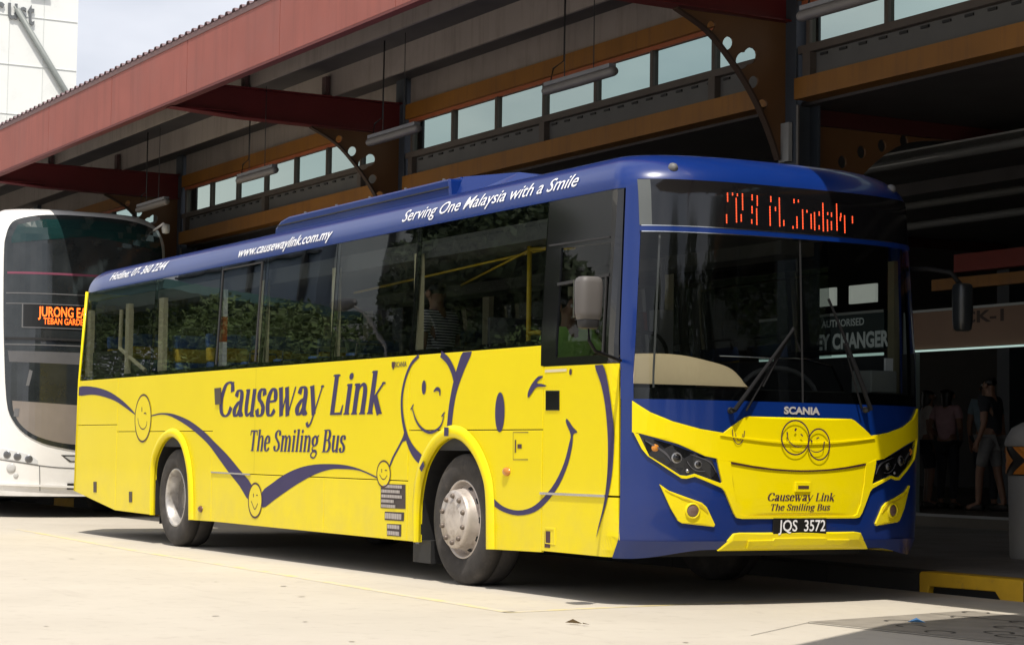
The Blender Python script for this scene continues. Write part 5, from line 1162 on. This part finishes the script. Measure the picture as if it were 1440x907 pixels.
b = MB(); b.box((-25,.6,.25), (-14.9,2.7,.35)); b.build('underframe', BLACK, WB)

# ================================================================== TOWER IN THE DISTANCE
TW = empty('white_tower', (-156, 38, 0)); tag(TW, 'white clad tower with grey letters and a slanting pipe far off at the top left', 'building')
b = MB(); b.box((-170,10,-.03), (-150,42.65,58)); b.build('wall', TOWER, TW)
for z in (27.5, 31.5, 35.5, 39.5): box('cladding_joint', (-150.0,10,z), (-149.95,42.6,z+.03), mat('joint_pale', (.60,.63,.62), .7), TW)
for y in (34.2, 37.0, 39.8): box('cladding_joint', (-150.0,y,0), (-149.95,y+.03,58), mat('joint_pale', (.60,.63,.62), .7), TW)
ft = lambda a, b: (Vector((-149.6, a, b)), Vector((1,0,0)))
LT = mat('sign_letter_grey', (.14,.15,.16), .5)
for k, (ch, y0, y1, z0, h) in enumerate((('r',35.6,36.55,35.0,1.45),('u',36.85,37.60,35.15,1.30),('s',37.80,38.35,35.0,1.25),('t',38.45,39.0,34.85,1.65))):
    vs, fs = textmesh(ch, 1, .01); x0 = min(v[0] for v in vs); x1 = max(v[0] for v in vs); zz0 = min(v[1] for v in vs); zz1 = max(v[1] for v in vs)
    n = len(vs); P = [(-149.82, y0+(a-x0)/(x1-x0)*(y1-y0), z0+(c-zz0)/(zz1-zz0)*h) for a, c in vs]; P += [(-149.96, p[1], p[2]) for p in P]
    ed = set()
    for f in fs:
        for i in range(len(f)): ed.add((f[i], f[(i+1) % len(f)]))
    F = [tuple(f) for f in fs]+[tuple(reversed([i+n for i in f])) for f in fs]+[(a, a+n, c+n, c) for (a, c) in ed if (c, a) not in ed]
    mesh('letter', P, F, LT, TW)
b = MB(); b.tube([(-149.72,37.5,36.0),(-149.72,42.6,28.4),(-149.72,43.6,26.8)], .24, 10); b.tube([(-149.72,37.3,36.2),(-149.72,42.3,28.5),(-149.72,43.3,26.9)], .10, 8); b.build('drain_pipe', mat('pipe_pale', (.20,.22,.215), .5), TW, True)
box('ledge_unit', (-149.96,38.6,37.35), (-149.7,40.2,37.6), LT, TW)

# ================================================================== THINGS ACROSS THE ROAD (mirrored in the bus windows)
import numpy as np
LEAF = mat('leaf_green', (.09,.14,.038), .7, var=.5, scale=1.2); LEAFD = mat('leaf_dark_green', (.035,.058,.02), .7, var=.5, scale=1.0); BARK = mat('bark', (.11,.08,.055), .9, bump=.4, bscale=12)
def tree(name, label, cat, loc, th, blobs, nleaf, lm, size=.22, group=None, seed=1):
    t = empty(name, loc); tag(t, label, cat, group); rg = np.random.default_rng(seed)
    b = MB(); L = Vector(loc)
    if th: b.tube([L, L+Vector((.05,.05,th*.5)), L+Vector((0,.1,th))], [th*.05,th*.038,th*.028], 10)
    for (c, r) in blobs[:7]: b.tube([L+Vector((0,.05,th*.8)), L+Vector(c)*.6+Vector((0,0,th*.32)), L+Vector(c)], [th*.022+.02,.05,.02], 6)
    b.build('trunk', BARK, t, True)
    tot = sum(r**2 for _, r in blobs); V = []
    for c, r in blobs:
        n_ = int(nleaf*r*r/tot); d = rg.normal(size=(n_, 3)); d /= np.linalg.norm(d, axis=1)[:, None]; rad = r*(.55+.5*rg.random((n_, 1))**.6)
        cs = d*rad*np.array([1,1,.8])+np.array(c)+np.array(loc)
        a = rg.normal(size=(n_, 3)); a /= np.linalg.norm(a, axis=1)[:, None]; e = np.cross(a, d); e /= np.linalg.norm(e, axis=1)[:, None]+1e-6
        s = size*(.5+rg.random((n_, 1)))
        V.append(np.stack([cs-a*s, cs+e*s*.45, cs+a*s, cs-e*s*.45], 1))
    V = np.concatenate(V).reshape(-1, 3); nf = len(V)//4
    me = bpy.data.meshes.new('crown'); me.vertices.add(len(V)); me.vertices.foreach_set('co', V.ravel()); me.loops.add(nf*4); me.loops.foreach_set('vertex_index', np.arange(nf*4)); me.polygons.add(nf)
    me.polygons.foreach_set('loop_start', np.arange(0, nf*4, 4)); me.update(); me.materials.append(lm); o = bpy.data.objects.new('crown', me); COL.objects.link(o); adopt(o, t); return t
tree('broad_tree', 'big dark tree across the road mirrored in the bus windows near the driver', 'tree', (-49.5,-26,0), 7, [((0,0,12.6),2.0),((2.4,.5,10.9),1.9),((-2.6,0,11.9),1.7),((-4.4,.4,9.6),1.4),((3.9,-.6,9.3),1.5),((0,.8,9.6),2.3),((-2.6,0,7.6),1.5),((1.8,0,7.2),1.7),((-6.0,0,11.0),.9),((4.6,0,11.3),.8),((-5.4,0,7.9),1.1)], 22000, LEAFD, .17, seed=3)
for i, (x, y, h) in enumerate(((-57.5,-25.5,9.6),(-62,-25,10.4),(-66.5,-25.5,11.0),(-71.5,-25,11.6),(-78,-25.5,12.2),(-86,-25,13.0),(-45,-26,8.4),(-38,-27,8.8))):
    tree('shrub_tree', ('low bushy tree beside the big dark tree across the road','taller bushy tree second from the big dark tree','bushy tree third from the big dark tree','bushy tree fourth from the big dark tree','bushy tree fifth from the big dark tree, near the shelter','bushy tree in front of the opposite shelter','low bushy tree on the near side of the big dark tree','low bushy tree at the near end of the row')[i], 'tree', (x, y, 0), 4.0, [((0,0,h*.78),1.8),((-2.2,.3,h*.68),1.8),((2.2,.2,h*.70),1.6),((0,.5,h*.52),2.3),((-3.2,.4,h*.5),1.8),((3.2,.4,h*.48),1.8),((0,.4,h*.3),2.0)], 10000, LEAF, .12, 'row of bushy trees across the road', seed=20+i)
bk = empty('grey_building', (-70,-40,0)); tag(bk, 'plain grey building across the road mirrored in the bus windows', 'building')
box('wall', (-102,-60,0), (-81.0,-33.2,30), mat('blue_grey_render', (.26,.30,.36), .8, scale=.3), bk); box('wall', (-80.8,-60,0), (-30,-34,34), mat('pale_grey_render', (.75,.75,.71), .8, scale=.3), bk)
for x in (-82.5, -74.2, -90): box('down_pipe', (x-.12,-33.9 if x > -81 else -33.15,0), (x+.12,-33.6 if x > -81 else -32.9,30), mat('pipe_dark', (.06,.06,.06), .6), bk)
for z in (11.0, 14.5): box('ledge', (-102,-33.19,z), (-81.0,-33.0,z+.12), mat('pipe_dark', (.06,.06,.06), .6), bk)
sh = empty('opposite_shelter', (-88,-26,0)); tag(sh, 'long dark bus shelter across the road mirrored in the rear windows', 'shelter')
box('roof', (-120,-33,10.6), (-74,-23,11.0), mat('teal_grey_soffit', (.07,.16,.16), .7), sh)
for x in (-112,-102,-92,-82): box('post', (x-.15,-28,0), (x+.15,-27.7,10.6), COLM, sh)
box('fascia', (-120,-22.9,10.9), (-74,-22.7,12.6), mat('shelter_fascia', (.16,.24,.24), .7), sh)
lp_ = empty('street_lamp', (-52,-24,0)); tag(lp_, 'street lamp with a curved arm across the road mirrored in the bus windows', 'lamp')
b = MB(); b.tube([(-51.4,-24,0),(-51.8,-24,6.0),(-52.6,-24,7.3),(-54.2,-24,8.4),(-55.6,-24,8.9)], [.12,.10,.07,.06,.05], 8); b.build('pole', CONC, lp_, True)
b = MB(); b.lathe([(.002,-1.2),(.16,-.9),(.26,0),(.16,.9),(.002,1.0)], (-56.6,-24,9.05), 'x', 12); b.build('lamp_head', GREY, lp_, True)
# unseen trees added ahead of the bus to darken what the windscreen mirrors
for i, (x, y, h) in enumerate(((36,-12,9),(38,-4,10.5),(37,4,9.5),(39,13,11),(41,22,10))):
    tree('added_tree', ('unseen added tree ahead of the bus, leftmost of the row behind the photographer','taller unseen added tree second from the left behind the photographer','middle unseen added tree of the row behind the photographer','tall unseen added tree fourth from the left behind the photographer','unseen added tree nearest the station at the end of the row behind the photographer')[i], 'tree', (x, y, 0), 4.0, [((0,0,h*.80),2.6),((0,-3.0,h*.62),2.6),((0,3.0,h*.64),2.6),((-.5,0,h*.45),3.0),((0,-3.6,h*.36),2.3),((0,3.6,h*.34),2.3)], 9000, LEAFD, .22, 'row of unseen added trees ahead of the bus', seed=50+i)
# unseen roof added off to the right to throw the shade on the lower right
cw_ = empty('shade_roof', (8, 3.6, 0)); tag(cw_, 'flat unseen roof added beside the bay, only its shade on the concrete shows', 'shade roof')
b = MB(); b.prism([(7.25,-2.35),(6.85,-1.66),(6.0,-.35),(5.75,.5),(5.45,2.0),(5.1,3.3),(10,3.6),(12,0),(9.5,-2.6)], lambda a, c, t: (a, c, 5.0+t*.12), 0, 1); b.build('roof', ZINC, cw_)
for p in ((9.0,3.35),(7.2,3.25)): b = MB(); b.tube([(p[0],p[1],.15),(p[0],p[1],5.0)], .07, 10); b.build('post', COLM, cw_, True)
